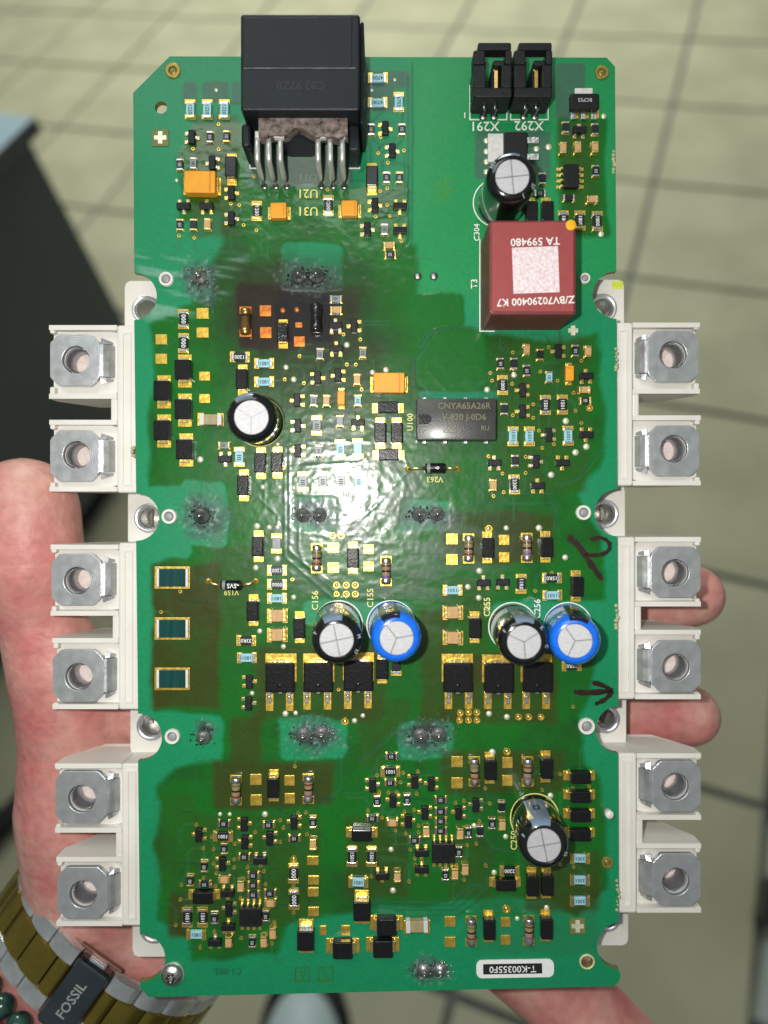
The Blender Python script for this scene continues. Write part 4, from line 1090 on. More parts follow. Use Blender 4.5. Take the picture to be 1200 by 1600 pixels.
# --- two small black headers
for nm, u0, tx, lab in ((0, 738, 'X291', 'left of the two small black two-pin headers on the top edge'), (1, 801.5, 'X292', 'right of the two small black two-pin headers on the top edge')):
    hh = .0072
    def HX(du): return P(u0 + du, 0, hh).x
    def HY(v): return P(0, v, hh).y
    hd = obj('pin_header', MB().box(HX(2), HX(62), HY(152), HY(136), .0006, hh, .0003).mesh('rear', black), board, None, lab)
    # top frame around the window
    for (a, bq, c_, d_, z0, z1) in ((9, 61, 66, 78, .0046, hh), (2, 20, 78, 100, .003, hh), (52, 62, 78, 100, .003, hh), (2, 21, 100, 135.8, .0006, hh - .0002), (46, 62, 100, 135.8, .0006, hh - .0002),
                                  (20.2, 23, 92, 100, .001, hh - .0008), (33, 51.8, 91, 99.9, .001, hh - .0006), (31, 33, 100, 135.7, .001, hh - .0006)):
        obj('frame_piece', MB().box(HX(a), HX(bq), HY(d_), HY(c_), z0, z1, .00025).mesh('frame', black), hd)
    for dx in (44,):
        obj('contact', MB().box(HX(dx - 10), HX(dx - .5), HY(136.5), HY(99), .0040, .0056, .0003).mesh('contact', goldpin), hd)
    for dx in (20, 37):
        a = P(u0 + dx, 160, .0042)
        e_ = P(u0 + dx - 3, 182, 0)
        obj('contact_pin', MB().tube([a, a + Vector((0, -.0014, 0)), Vector((e_.x, e_.y + .0002, .0030)), Vector((e_.x, e_.y, .0002))], .00045, 8).mesh('pin', tin, True), hd)
        test_point(u0 + dx - 3, 182.5, 13, solder)
    for a in (9, 26, 43):
        obj('rib', MB().box(bx(u0 + a - 4.2), bx(u0 + a + 4.2), by(180), by(170), .0004, .0034, .0006).mesh('rib', black), hd)
silk_line([(734, 135), (734, 188), (748, 188)]); silk_line([(778, 188), (791.5, 188), (791.5, 170)]); silk_line([(797.5, 135), (797.5, 188), (812, 188)]); silk_line([(842, 188), (856, 188), (856, 168)])
silk_text('X291', 757, 198, 15); silk_text('X292', 826, 197, 15); silk_text('1', 726, 181, 9)
silk_text('U21', 481, 303, 14, m=yellowpaint); silk_text('U31', 481, 330.5, 14, m=yellowpaint); silk_text('U11', 481, 278, 13, m=mat('ghost_print', (0.2, 0.26, 0.2), .6))
silk_text('V263', 679, 749, 9, m=yellowpaint); silk_text('V159', 362, 925.5, 8, m=yellowpaint)
silk_text('C156', 493, 938, 10, 90, yellowpaint); silk_text('C155', 579, 934, 10, 90, yellowpaint); silk_text('C255', 761, 948, 10, 90, yellowpaint); silk_text('C256', 839.5, 951, 10, 90)
silk_text('C250', 803, 1312, 10, 90, yellowpaint); silk_text('C304', 745, 364, 9, 90); silk_text('T3', 741, 444, 10, 90); silk_text('U100', 641, 660, 9, 90, yellowpaint)
silk_text('00L', 541, 772, 10, m=whitepaint)
silk_line([(749.5, 375), (749.5, 518), (772, 518)], 1.6)
silk_text('C1-002', 357, 1516, 10, m=mat('faint_print', (0.012, 0.12, 0.06), .5))
ghost = mat('etched_mark', (0.05, 0.16, 0.03), .5)
for u, ch in ((472, 'A'), (508, '2')):
    silk_line([(u - 11, 1511), (u + 11, 1510), (u + 11, 1531), (u - 11, 1532), (u - 11, 1511)], 1.2, ghost); silk_text(ch, u, 1521, 11, 180, ghost)
# hand-drawn marker strokes
def stroke(pts, w):
    mb = MB(); v_ = []; f_ = []
    pp = [P(*p) for p in pts]
    # smooth the polyline
    fine = []
    for i in range(len(pp) - 1):
        for k in range(6):
            t = k / 6; p0 = pp[max(i - 1, 0)]; p1 = pp[i]; p2 = pp[i + 1]; p3 = pp[min(i + 2, len(pp) - 1)]
            fine.append(0.5 * ((2 * p1) + (p2 - p0) * t + (2 * p0 - 5 * p1 + 4 * p2 - p3) * t * t + (3 * p1 - p0 - 3 * p2 + p3) * t ** 3))
    fine.append(pp[-1])
    for i, p in enumerate(fine):
        t = (fine[min(i + 1, len(fine) - 1)] - fine[max(i - 1, 0)]).normalized(); nrm = Vector((-t.y, t.x, 0))
        ww = w * S / 2 * (0.75 + .5 * random.random() if 0 < i < len(fine) - 1 else .55)
        v_ += [p + nrm * ww + Vector((0, 0, .00033)), p - nrm * ww + Vector((0, 0, .00033))]
    for i in range(len(fine) - 1): f_.append((2 * i, 2 * i + 1, 2 * i + 3, 2 * i + 2))
    obj('marker_stroke', mb.add(v_, f_).mesh('stroke', marker), board)
stroke([(887, 838), (905, 855), (922, 880), (940, 906)], 9); stroke([(922, 843), (938, 840), (951, 848), (950, 860), (935, 867), (912, 866)], 6)
stroke([(896, 1080), (915, 1082), (956, 1079)], 8); stroke([(925, 1066), (940, 1070), (957, 1079)], 7); stroke([(957, 1079), (945, 1092), (929, 1100)], 7)
# ragged break-off stubs along the edges
for u, v0, v1 in ((961, 236, 270), (964, 545, 582), (965, 946, 984), (967, 1376, 1424), (209, 700, 712)):
    mb = MB(); v = v0
    while v < v1:
        p = P(u + random.uniform(-3.5, .8), v); w_ = random.uniform(1.5, 3.5) * S
        mb.box(-w_, w_ * .8, -w_, w_, -.0011, .0001 + random.random() * .0003, w_ * .4, T((p.x, p.y, 0), random.uniform(0, 3))); v += random.uniform(4, 8)
    obj('break_off_stub', mb.mesh('stub', mat('glass_fibre', (.42, .40, .24), .7, var=.3)), board)
# part-number label
p = P(804.5, 1512); p.z = .00012
lb = MB(); v_ = []; w_, h_, r_ = 60.5, 14.0, 9
pts_ = []
for (cx, cy, a0) in ((w_ - r_, h_ - r_, 0), (-w_ + r_, h_ - r_, 90), (-w_ + r_, -h_ + r_, 180), (w_ - r_, -h_ + r_, 270)):
    for k in range(7):
        a = math.radians(a0 + 15 * k); pts_.append((cx + r_ * math.cos(a), cy + r_ * math.sin(a)))
n_ = len(pts_)
lb.add([(x * S, y * S, .00028) for x, y in pts_] + [(x * S, y * S, 0) for x, y in pts_], [tuple(range(n_))] + [(i, n_ + i, n_ + (i + 1) % n_, (i + 1) % n_) for i in range(n_)])
lo = obj('part_label', lb.mesh('label', whitelabel), board, T(p, math.radians(1)), 'white rounded part label at the bottom edge')
obj('black_field', MB().box(-50 * S, 42 * S, -8 * S, 8 * S, .00028, .00031).mesh('field', labelblack), lo)
obj('lettering', text_mesh('T-K00355F0', 14.5 * S, whitelabel), lo, T((-4 * S, 0, .00034), math.pi))

# --- bare pads, test points, vias
for u, v, w, h in [(317, 490, 19, 17), (317, 520, 19, 16), (252.5, 530.6, 18, 16), (252.5, 561, 18, 16), (320, 588, 17, 14), (320, 623, 17, 14), (521, 855.5, 18, 16), (521, 887, 18, 16), (576, 858, 16, 15), (576, 885, 16, 15),
                   (706, 842, 18, 17), (706, 874, 18, 17), (787.5, 843.5, 16, 16), (787.5, 870.7, 16, 16), (400, 1217.5, 18, 17), (400.5, 1249.5, 18, 17), (452.5, 1219, 16, 16), (453, 1247, 16, 16), (489, 1344, 18, 14), (490, 1374.5, 17, 14),
                   (489.5, 1393, 17, 14), (490, 1423.7, 17, 14), (714, 1189.7, 18, 17), (714, 1222.8, 18, 17), (792.6, 1191, 16, 17), (792.6, 1219, 16, 17), (505, 1453, 11, 15), (540, 1453, 14, 16), (703, 1439, 17, 16), (703, 1471, 17, 16),
                   (789.7, 1440, 15, 15), (789.7, 1467.7, 15, 15)]:
    pad(u, v, w, h, gold)
for it in "313 718 11;402 822 11;421 824 9;434 824 9;434 873 11;400 887 10;434 694 8;411 761 9;437 761 9;459 762 9;459 933 9;443 1010 9;406 986 9;394 1083 8;446 1115 10;462 1114 8;554 1126 9;567 1118 8;761 609 10;803 586 10;884 658 11;916 698 11;899 707 11;861 742 11;749 892 11;731 917 10;748 934 10;842 825 11;791 825 9;883 871 10;764 1115 10;792 1120 10;542 539 10;576 710 9;584 732 9;582 582 9;603 578 10;447 574 9;459 593 10;414 1272 10;611 1327 9;614 1391 10;769 1175 11;772 1363 9;790 1307 9;860 1243 10;854 1418 9;344 1272 7;359 1272 7;741 1290 9;808 1435 8;943 182 9;939 366 10;338 141 7;617 125 6;581 141 6;276 282 6;760 220 10;760 237 10;760 253 10;760 269 10;838 233 10;857 230 11".split(';'):
    u, v, d = map(float, it.split()); test_point(u, v, d)
for u, v, d in [(763.5, 826, 12), (921, 638, 11), (520, 837, 11), (533, 837, 11), (526, 914, 11), (541, 914, 11), (555, 914, 11), (541, 928, 11), (555, 928, 11), (526, 928, 9), (539, 1127, 12), (459, 1342, 11), (792, 1174, 12), (791, 1420, 13),
                (719, 1114, 11), (732, 1113, 11), (745, 1113, 11), (718, 1125, 11), (732, 1125, 11), (745, 1125, 11), (810, 1120, 11), (826, 1120, 11), (845, 1120, 11)]: ringpad(u, v, d)
for it in VI:
    u, v = map(float, it.split()); via(u, v, 6)
# --- solder joints of the module pins
for u, v, d, m_ in [(467, 432, 24, solder), (495, 432, 24, solder), (311, 432, 26, tin), (315, 806, 26, solder), (473, 805, 22, fluxed), (499.5, 805, 22, fluxed), (655, 804, 22, fluxed), (683, 803, 22, fluxed), (474.6, 1148, 24, fluxed), (503, 1146, 24, fluxed),
                    (657, 1149, 23, fluxed), (685, 1147, 23, fluxed), (318, 1152, 22, fluxed), (662, 1515, 22, fluxed), (687.5, 1515, 22, fluxed)]:
    p = P(u, v); r = d * S / 2
    mb = MB(); prof = [(r * 1.05, 0), (r * 1.0, .0003), (r * .82, .0006), (r * .55, .0009), (r * .34, .0013), (r * .24, .0016), (r * .05, .0017)]
    mb.lathe(prof, 20)
    for i, vv in enumerate(mb.v): mb.v[i] = vv + Vector((random.uniform(-1, 1), random.uniform(-1, 1), random.uniform(-.5, .5))) * .00008
    j = obj('solder_joint', mb.mesh('joint', m_, True), board, T((p.x, p.y, .0)))
    obj('pin_tip', MB().lathe([(r * .16, .0017), (r * .15, .0024), (r * .10, .0025)], 10).mesh('tip', tin, True), j)
    # crumbs of burnt flux
    cr = MB()
    for _ in range(26):
        a = random.uniform(0, 6.28); rr = r * random.uniform(1.0, 2.0); sz = random.uniform(.00012, .00032)
        cr.lathe([(sz, 0), (sz * .7, sz * .7), (sz * .1, sz)], 5, Matrix.Translation((rr * math.cos(a), rr * .7 * math.sin(a), .0001)))
    co = obj('flux_crumbs', cr.mesh('crumbs', random.choice((burnt, fluxed))), j); co['kind'] = 'stuff'
for u, v in ((652.7, 432), (678, 432)): test_point(u, v, 13, solder)
# --- fiducials
for u, v, s_ in ((251, 216, 26), (895, 517, 0), (902, 1446, 24)):
    p = P(u, v)
    if s_: f0 = obj('reference_mark', MB().box(-s_ * S / 2, s_ * S / 2, -s_ * S / 2, s_ * S / 2, .00002, .00026, .00005).mesh('mark', mat('bare_laminate', (0.16, 0.17, 0.05), .5)), board, T(p))
    w_ = 9.5 if s_ else 7.5
    obj('reference_cross', MB().box(-w_ * S, w_ * S, -3.3 * S, 3.3 * S, .00002, .00036).box(-3.3 * S, 3.3 * S, -w_ * S, w_ * S, .00002, .00037).mesh('cross', paletin), board, T(p))
# --- corner ferrules, module pegs and screw
for u, v, d in ((270.4, 111, 24), (940, 114, 22), (948.5, 1347, 18)):
    p = P(u, v); rg = obj('plated_hole', ring_mesh(d * S / 2, d * S * .27, .0004, mat('dull_gold', (0.35, 0.26, 0.06), .45, .6)), board, T((p.x, p.y, 0)))
    obj('hole_fill', dome_mesh(d * S * .24, .0003, mat('dull_gold', (0.35, 0.26, 0.06), .45, .6)), rg); obj('glint', dome_mesh(d * S * .09, .0006, tin), rg)
for u, v, d in ((260.5, 437, 23), (265, 807, 24), (270, 1150, 24), (913, 436, 17), (911, 801, 24), (916, 1134, 26)):
    p = P(u, v); rg = obj('guide_peg', ring_mesh(d * S / 2, d * S * .30, .0008, white), board, T((p.x, p.y, 0)))
    obj('peg_core', MB().lathe([(d * S * .28, 0), (d * S * .26, .0005), (d * S * .15, .0007)], 18).mesh('core', mat('peg_grey', (0.30, 0.30, 0.33), .4), True), rg)
p = P(948, 1267); obj('guide_peg', MB().lathe([(6.5 * S, 0), (6.5 * S, .0022), (5.6 * S, .0025)], 18).mesh('peg', white, True), board, T((p.x, p.y, 0)))
p = P(917, 1502); obj('hole_bush', ring_mesh(12 * S, 9.4 * S, .0004, mat('bush_cream', (.6, .58, .3), .5)), board, T((p.x, p.y, 0)))
p = P(270, 1521)
sc = obj('screw', autosmooth(MB().lathe([(16.5 * S, .0002), (16.5 * S, .0009), (15.5 * S, .0011), (14 * S, .0013), (11 * S, .0017), (7 * S, .0019), (6.2 * S, .0019), (5.4 * S, .0010), (.2 * S, .0009)], 32).mesh('screw', tin), 40), board, T((p.x, p.y, 0)), 'pan-head screw in the lower left corner')
obj('washer', ring_mesh(18.5 * S, 13 * S, .0003, steel), sc)
for k in range(6):
    a = k * math.pi / 3; obj('socket_lobe', cached('lobe', lambda: MB().lathe([(2.2 * S, .0010), (2.0 * S, .00192)], 8).mesh('lobe', mat('socket_dark', (.12, .12, .12), .4, 1.0))), sc, T((6.2 * S * math.cos(a), 6.2 * S * math.sin(a), 0)))
sp_ = obj('small_solder_pads', small_pads.mesh('pads', gold), board); sp_['kind'] = 'stuff'
fi_ = obj('solder_fillets', fillets.mesh('fillets', brasst, True), board); fi_['kind'] = 'stuff'

# ================================================================== POWER MODULE under the board
ZT = -0.0018          # top of the terminal blocks
ZF = -0.0100          # top of the mounting lugs
ZM = -0.0170          # underside
mod = thing('power_module', 'white plastic power module with twelve screw terminals, carrying the green board', 'power module', M)
hb = MB().box(bx(252), bx(926), by(1462), by(500), ZM, -.0040, .0006)
obj('housing', hb.mesh('housing', white), mod)
obj('base_plate', MB().box(bx(200), bx(975), by(1490), by(470), -.0200, ZM - .0001, .0006).mesh('base', nickel), mod)
def xz(u, z): return P(u, 0, z).x
def yz(v, z): return P(0, v, z).y
groups_L = [(508, 770), (848, 1109), (1193, 1447)]
groups_R = [(504, 759), (839, 1093), (1177, 1427)]
blocks = {-1: [(508, 623, 76.6, 182.5), (656, 768, 77, 182.5), (851, 962, 79, 185), (997, 1108, 82, 185), (1193, 1301, 86, 190), (1339, 1447, 88, 191)],
          1: [(504, 615, 989, 1093.5), (649, 758.5, 989, 1095), (839, 947.5, 992.5, 1095), (984, 1092.5, 992.5, 1095), (1177, 1281, 995, 1095.5), (1318, 1426, 995, 1095.5)]}
plates = {-1: [(522, 603, 78, 155, 119.4, 562.5), (672, 752.5, 78, 155, 120.6, 711), (865.5, 946, 80, 158, 122, 907), (1015, 1097, 82, 162, 124, 1057), (1205, 1287, 86, 166, 128.6, 1247), (1355, 1436, 89, 168, 131, 1396)],
          1: [(516, 597, 1012, 1092, 1050.6, 555), (664.6, 744, 1013, 1093, 1052, 701.5), (854, 934, 1017, 1095, 1054, 895), (1001, 1081, 1018, 1095.5, 1055, 1042), (1189, 1269, 1019, 1095.5, 1054, 1228), (1334, 1416, 1020, 1095.5, 1055, 1376)]}
nut_hole_floor = mat('nut_pocket', (0.74, 0.63, 0.58), .6)
for sd, groups in ((-1, groups_L), (1, groups_R)):
    for gi, (v0, v1) in enumerate(groups):
        bl = blocks[sd][gi * 2]
        inner = (bl[3] if sd < 0 else bl[2])
        xe = bx(251.5) if sd < 0 else bx(926.5)
        xi = xz(inner, ZT)
        xa, xb = sorted((xi, xe))
        rl = obj('side_rail', MB().box(xa, xb, yz(v1, ZT), yz(v0, ZT), ZM, ZT, .0004).mesh('rail', white), mod)
        # shallow raised frame lines on the rail
        w_ = .0004
        e1 = xi - sd * .0012; e2 = xi - sd * .0033
        fa, fb = sorted((e1, e2))
        y0_, y1_ = yz(v1, ZT) + .0016, yz(v0, ZT) - .0016
        obj('rail_ridge', MB().box(fa, fa + w_, y0_, y1_, ZT, ZT + .0003).box(fb - w_, fb, y0_, y1_, ZT, ZT + .0003).box(fa + w_, fb - w_, y0_, y0_ + w_, ZT, ZT + .0003).box(fa + w_, fb - w_, y1_ - w_, y1_, ZT, ZT + .0003).mesh('ridge', white), rl)
        # web between the two blocks of the pair
        va = yz(blocks[sd][gi * 2][1], ZT); vb = yz(blocks[sd][gi * 2 + 1][0], ZT)
        wa, wb = sorted((xi + sd * .0015, xi + sd * .00003))
        obj('web', MB().box(wa, wb, vb - .0002, va + .0002, -.0120, ZT - .0003, .0003).mesh('web', white), rl)
    for bi, (v0, v1, u0, u1) in enumerate(blocks[sd]):
        xo = xz(u0 if sd < 0 else u1, ZT); xi = xz(u1 if sd < 0 else u0, ZT)
        y1_, y0_ = yz(v0, ZT), yz(v1, ZT)
        pl = plates[sd][bi]
        # profile in x-z: sloped underside at the outer end
        rec = ZT - .0020
        wl = .0011
        def prism(ya, yb, ztop):
            pr = [(xi, ztop), (xo, ztop), (xo, -.0062), (xo - sd * .0062, ZM + .001), (xi, ZM + .001)]
            v = [(x, ya, z) for x, z in pr] + [(x, yb, z) for x, z in pr]; n = 5
            f = [tuple(range(n)), tuple(range(2 * n - 1, n - 1, -1))] + [(i, n + i, n + (i + 1) % n, (i + 1) % n) for i in range(n)]
            return v, f
        mb = MB()
        mb.add(*prism(y0_, y0_ + wl, ZT)); mb.add(*prism(y1_ - wl, y1_, ZT))
        hc_ = P(pl[4], pl[5], ZT)
        xa, xb = sorted((xi, xo - sd * .0002))
        mb.plate([(xa, y0_ + wl), (xb, y0_ + wl), (xb, y1_ - wl), (xa, y1_ - wl)], (hc_.x, hc_.y), .0034, rec - .0012, rec)
        v, f = prism(y0_ + wl, y1_ - wl, -.0105); mb.add(v, f)
        me = mb.mesh('block', white)
        bm_ = bmesh.new(); bm_.from_mesh(me); bmesh.ops.recalc_face_normals(bm_, faces=bm_.faces); bm_.to_mesh(me); bm_.free()
        bo = obj('terminal_block', me, mod)
        xa2, xb2 = sorted((xo - sd * .0001, xo - sd * .0005))
        obj('end_wall', MB().box(xa2, xb2, y0_ + wl + .00001, y1_ - wl - .00001, -.0104, rec - .0013).mesh('wall', white), bo)
        obj('lip', MB().box(*sorted((xo - sd * .0001, xo - sd * .0012)), y0_ + wl - .0001, P(0, pl[1], ZT).y - .0002, rec, ZT - .0001, .0002).mesh('lip', white), bo)
        obj('lip', MB().box(*sorted((xo - sd * .0001, xo - sd * .0012)), P(0, pl[0], ZT).y + .0002, y1_ - wl + .0001, rec, ZT - .0001, .0002).mesh('lip', white), bo)
        obj('pocket_floor', MB().lathe([(.0045, -.0088), (.0044, -.0085)], 20, Matrix.Translation((hc_.x, hc_.y, 0))).mesh('pocket', nut_hole_floor), bo)
        # metal terminal plate with chamfered corners
        zp = ZT + .0005; tk = .0011
        c1, c2 = P(pl[2], pl[0], zp), P(pl[3], pl[1], zp)
        ax, bx_, ay, by_ = c1.x, c2.x, c2.y, c1.y
        ch = .0018 + .0003 * random.random()
        out = [(ax + ch, ay), (bx_ - ch, ay), (bx_, ay + ch), (bx_, by_ - ch), (bx_ - ch, by_), (ax + ch, by_), (ax, by_ - ch), (ax, ay + ch)]
        tp = MB().plate(out, (hc_.x, hc_.y), .0031, zp - tk, zp - .00015, 64)
        ins = [(x + (.00014 if x < (ax + bx_) / 2 else -.00014), y + (.00014 if y < (ay + by_) / 2 else -.00014)) for x, y in out]
        tp.plate(ins, (hc_.x, hc_.y), .00318, zp - .0002, zp, 64)
        tp.v = [Vector(q) - Vector((hc_.x, hc_.y, 0)) for q in tp.v]
        to = obj('terminal_plate', tp.mesh('plate', plate_m), bo, Matrix.Translation((hc_.x, hc_.y, 0)))
        # bent neck that dives into the housing
        xn = bx_ if sd < 0 else ax
        nb = MB(); yy0, yy1 = ay + .0022, by_ - .0022
        prof = [(0, -.0001), (.0009, -.0003), (.0018, -.0010), (.0026, -.0022), (.0029, -.0040)]
        tgt = abs(xi - xn) - .0004
        prof = [(dx * tgt / .0029, dz) for dx, dz in prof]
        v = []; f = []
        for dx, dz in prof:
            x = xn - sd * (dx - .0003); z = zp - .0001 + dz
            v += [(x, yy0, z), (x, yy1, z), (x - sd * -.0007, yy1, z - .0008), (x - sd * -.0007, yy0, z - .0008)]
        for i in range(len(prof) - 1):
            for a in range(4):
                f.append((i * 4 + a, i * 4 + (a + 1) % 4, i * 4 + 4 + (a + 1) % 4, i * 4 + 4 + a))
        nme = nb.add(v, f).mesh('neck', steel)
        bm_ = bmesh.new(); bm_.from_mesh(nme); bmesh.ops.recalc_face_normals(bm_, faces=bm_.faces); bm_.to_mesh(nme); bm_.free()
        obj('bent_neck', nme, bo)
        for yy in (yy0, yy1):
            s2 = -1 if yy == yy0 else 1
            nn = MB(); v = []; f = []
            for dx, dz, wd in ((0, -.0006, .0016), (.0010, -.0010, .0012), (.0020, -.0022, .0008)):
                x = xn - sd * (dx * tgt / .0029 + .00005); z = zp + dz
                v += [(x, yy + s2 * .0002, z), (x, yy + s2 * wd, z - .0004), (x, yy + s2 * wd, z - .0014), (x, yy + s2 * .0002, z - .0014)]
            for i in range(2):
                for a in range(4): f.append((i * 4 + a, i * 4 + (a + 1) % 4, i * 4 + 4 + (a + 1) % 4, i * 4 + 4 + a))
            f.append((8, 9, 10, 11)); f.append((3, 2, 1, 0))
            me = nn.add(v, f).mesh('shoulder', thread)
            bm_ = bmesh.new(); bm_.from_mesh(me); bmesh.ops.recalc_face_normals(bm_, faces=bm_.faces); bm_.to_mesh(me); bm_.free()
            obj('shoulder', me, bo)
        # threaded nut below the hole
        pr = []
        for k in range(8):
            z = zp - tk - .0003 - k * .0008
            pr += [(.0029, z), (.0025, z - .0004)]
        th = MB().lathe(pr, 36, Matrix.Translation((hc_.x, hc_.y, 0)), False, False)
        obj('threaded_nut', th.mesh('thread', thread, True), bo)
    # mounting lugs with metal bushes
    cs = NL if sd < 0 else NR
    for li, (cx, cy) in enumerate(cs):
        hx, hy = ((cx - 1) if sd < 0 else (cx - 2)), cy + (2 if li < 3 else -8)
        hc_ = Vector((bx(hx), by(hy), 0)); half = .0062
        xo = hc_.x + sd * .0052 if li in (0, 3) else hc_.x + sd * .0050
        xi = hc_.x - sd * .012
        xa, xb = sorted((xo, xi))
        rc = .0008
        yb, yt = hc_.y - .0068, hc_.y + .0068
        out = [(xa, yb), (xb, yb), (xb, yt), (xa, yt)]
        out = [(xa + rc, yb), (xb - rc, yb), (xb, yb + rc), (xb, yt - rc), (xb - rc, yt), (xa + rc, yt), (xa, yt - rc), (xa, yb + rc)]
        lg = obj('mounting_lug', MB().plate(out, (hc_.x, hc_.y), .0033, ZM, ZF, 48).mesh('lug', white), mod)
        bu_ = MB().lathe([(.0035, ZM), (.0035, ZF + .0001), (.0034, ZF + .0005), (.0031, ZF + .0006), (.0024, ZF + .0002), (.0022, ZF - .0008), (.0022, ZM)], 36, Matrix.Translation((hc_.x, hc_.y, 0)), False, False)
        obj('bushing', autosmooth(bu_.mesh('bush', steel), 50), lg)
        if sd > 0 and li == 0:
            obj('lime_mark', MB().box(xb - .0028, xb - .0002, yt - .0022, yt - .0003, ZF, ZF + .00005).mesh('lime', limepaint), lg)

# ================================================================== HAND
skin = bpy.data.materials.new('skin'); skin.use_nodes = True
nt = skin.node_tree; N = nt.nodes; L = nt.links; bs = N['Principled BSDF']
tc = N.new('ShaderNodeTexCoord')
n1 = N.new('ShaderNodeTexNoise'); n1.inputs['Scale'].default_value = 75; n1.inputs['Detail'].default_value = 4
L.new(tc.outputs['Object'], n1.inputs['Vector'])
rp = N.new('ShaderNodeValToRGB'); rp.color_ramp.elements[0].position = .32; rp.color_ramp.elements[1].position = .68
rp.color_ramp.elements[0].color = (0.56, 0.185, 0.175, 1); rp.color_ramp.elements[1].color = (0.62, 0.335, 0.28, 1)
L.new(n1.outputs['Fac'], rp.inputs[0])
n3 = N.new('ShaderNodeTexNoise'); n3.inputs['Scale'].default_value = 380; n3.inputs['Detail'].default_value = 6
L.new(tc.outputs['Object'], n3.inputs['Vector'])
mx = N.new('ShaderNodeMix'); mx.data_type = 'RGBA'; mx.blend_type = 'OVERLAY'; mx.inputs[0].default_value = .35
L.new(rp.outputs[0], mx.inputs[6]); L.new(n3.outputs['Fac'], mx.inputs[7]); L.new(mx.outputs[2], bs.inputs['Base Color'])
bs.inputs['Roughness'].default_value = 0.48
bs.inputs['Subsurface Weight'].default_value = 0.25; bs.inputs['Subsurface Radius'].default_value = (.004, .0015, .0008); bs.inputs['Subsurface Scale'].default_value = 1
vo = N.new('ShaderNodeTexVoronoi'); vo.feature = 'DISTANCE_TO_EDGE'; vo.inputs['Scale'].default_value = 330; L.new(tc.outputs['Object'], vo.inputs['Vector'])
ad = N.new('ShaderNodeMath'); ad.operation = 'MULTIPLY_ADD'; ad.inputs[1].default_value = 1.2
L.new(n3.outputs['Fac'], ad.inputs[0]); L.new(vo.outputs['Distance'], ad.inputs[2])
bp = N.new('ShaderNodeBump'); bp.inputs['Strength'].default_value = .42; bp.inputs['Distance'].default_value = .0004
mpf = N.new('ShaderNodeMapping'); mpf.inputs['Rotation'].default_value = (0, 0, .55); mpf.inputs['Scale'].default_value = (40, 260, 60)
L.new(tc.outputs['Object'], mpf.inputs[0])
nf = N.new('ShaderNodeTexNoise'); nf.inputs['Scale'].default_value = 1.0; nf.inputs['Detail'].default_value = 3; L.new(mpf.outputs[0], nf.inputs['Vector'])
ad2 = N.new('ShaderNodeMath'); ad2.operation = 'MULTIPLY_ADD'; ad2.inputs[1].default_value = 1.6
L.new(nf.outputs['Fac'], ad2.inputs[0]); L.new(ad.outputs[0], ad2.inputs[2])
L.new(ad2.outputs[0], bp.inputs['Height']); L.new(bp.outputs[0], bs.inputs['Normal'])

def hp(u, v, zmm): return P(u, v, zmm * MM)
caps = MB()
def capsule(a, b, ra, rb, n=20):
    """tapered capsule from a to b"""
    ax = b - a; l = ax.length; q = Vector((0, 0, 1)).rotation_difference(ax.normalized()).to_matrix().to_4x4()
    pr = []
    for k in range(7):
        t = -math.pi / 2 + k / 6 * math.pi / 2; pr.append((max(ra * math.cos(t), 1e-5), ra * math.sin(t)))
    for k in range(7):
        t = k / 6 * math.pi / 2; pr.append((max(rb * math.cos(t), 1e-5), l + rb * math.sin(t)))
    caps.lathe(pr, n, Matrix.Translation(a) @ q)
def chain(pts):
    for (a, b) in zip(pts[:-1], pts[1:]):
        capsule(hp(*a[:3]), hp(*b[:3]), a[3] * MM, b[3] * MM)
chain([(38, 798, -15, 13.0), (44, 880, -15, 13.2), (64, 966, -17.5, 10.2), (90, 1040, -20, 12.2), (100, 1080, -22, 12.4), (118, 1150, -27, 14), (136, 1260, -31, 18), (160, 1360, -36, 20), (200, 1440, -42, 20)])
chain([(96, 1060, -24, 11), (200, 1110, -31, 11), (330, 1150, -34, 12)])
for root, kn, md, tp_ in (((560, 1010, -33, 11.5), (700, 990, -31, 9.2), (860, 966, -30.0, 8.8), (1083, 931, -28.2, 8.1)),
                          ((590, 1110, -34, 12), (720, 1118, -32, 9.4), (880, 1121, -30, 9.0), (1076, 1118, -28.3, 8.1)),
                          ((590, 1220, -34, 12), (700, 1240, -32, 9), (830, 1262, -30, 8.6), (940, 1280, -29, 7.8)),
                          ((560, 1330, -33, 11), (690, 1410, -32, 9), (895, 1566, -31.0, 11.4), (975, 1640, -30.5, 10.6))):
    chain([(250, 1390, -42, 19), root, kn, md, tp_])
capsule(hp(330, 1150, -34), hp(590, 1110, -34), .012, .012); capsule(hp(400, 1400, -35), hp(560, 1330, -34), .014, .012)
CL = hp(130, 1542, -18)                   # watch clasp on the inner wrist
axd = Vector((-.58, -.81, 0)).normalized(); ud = Vector((.81, -.58, 0)).normalized(); wd = Vector((0, 0, 1))
RA, RB = .0285, .0205
WC = CL - wd * RB
for s_ in (-1, -.35, .35, 1):
    o_ = ud * s_ * (RA - .0185)
    capsule(WC + o_ - axd * .012 - wd * .001, WC + o_ + axd * .10 - wd * .006, .0180, .0195)
    capsule(hp(240, 1410, -43), WC + o_ - axd * .010 - wd * .001, .019, .0180)
hand = thing('hand', 'bare left hand, palm up, holding the white power module from below', 'hand', M, caps.mesh('hand', skin, True))
rm = hand.modifiers.new('remesh', 'REMESH'); rm.mode = 'VOXEL'; rm.voxel_size = .0011; rm.use_smooth_shade = True
smo = hand.modifiers.new('smooth', 'SMOOTH'); smo.factor = .6; smo.iterations = 14

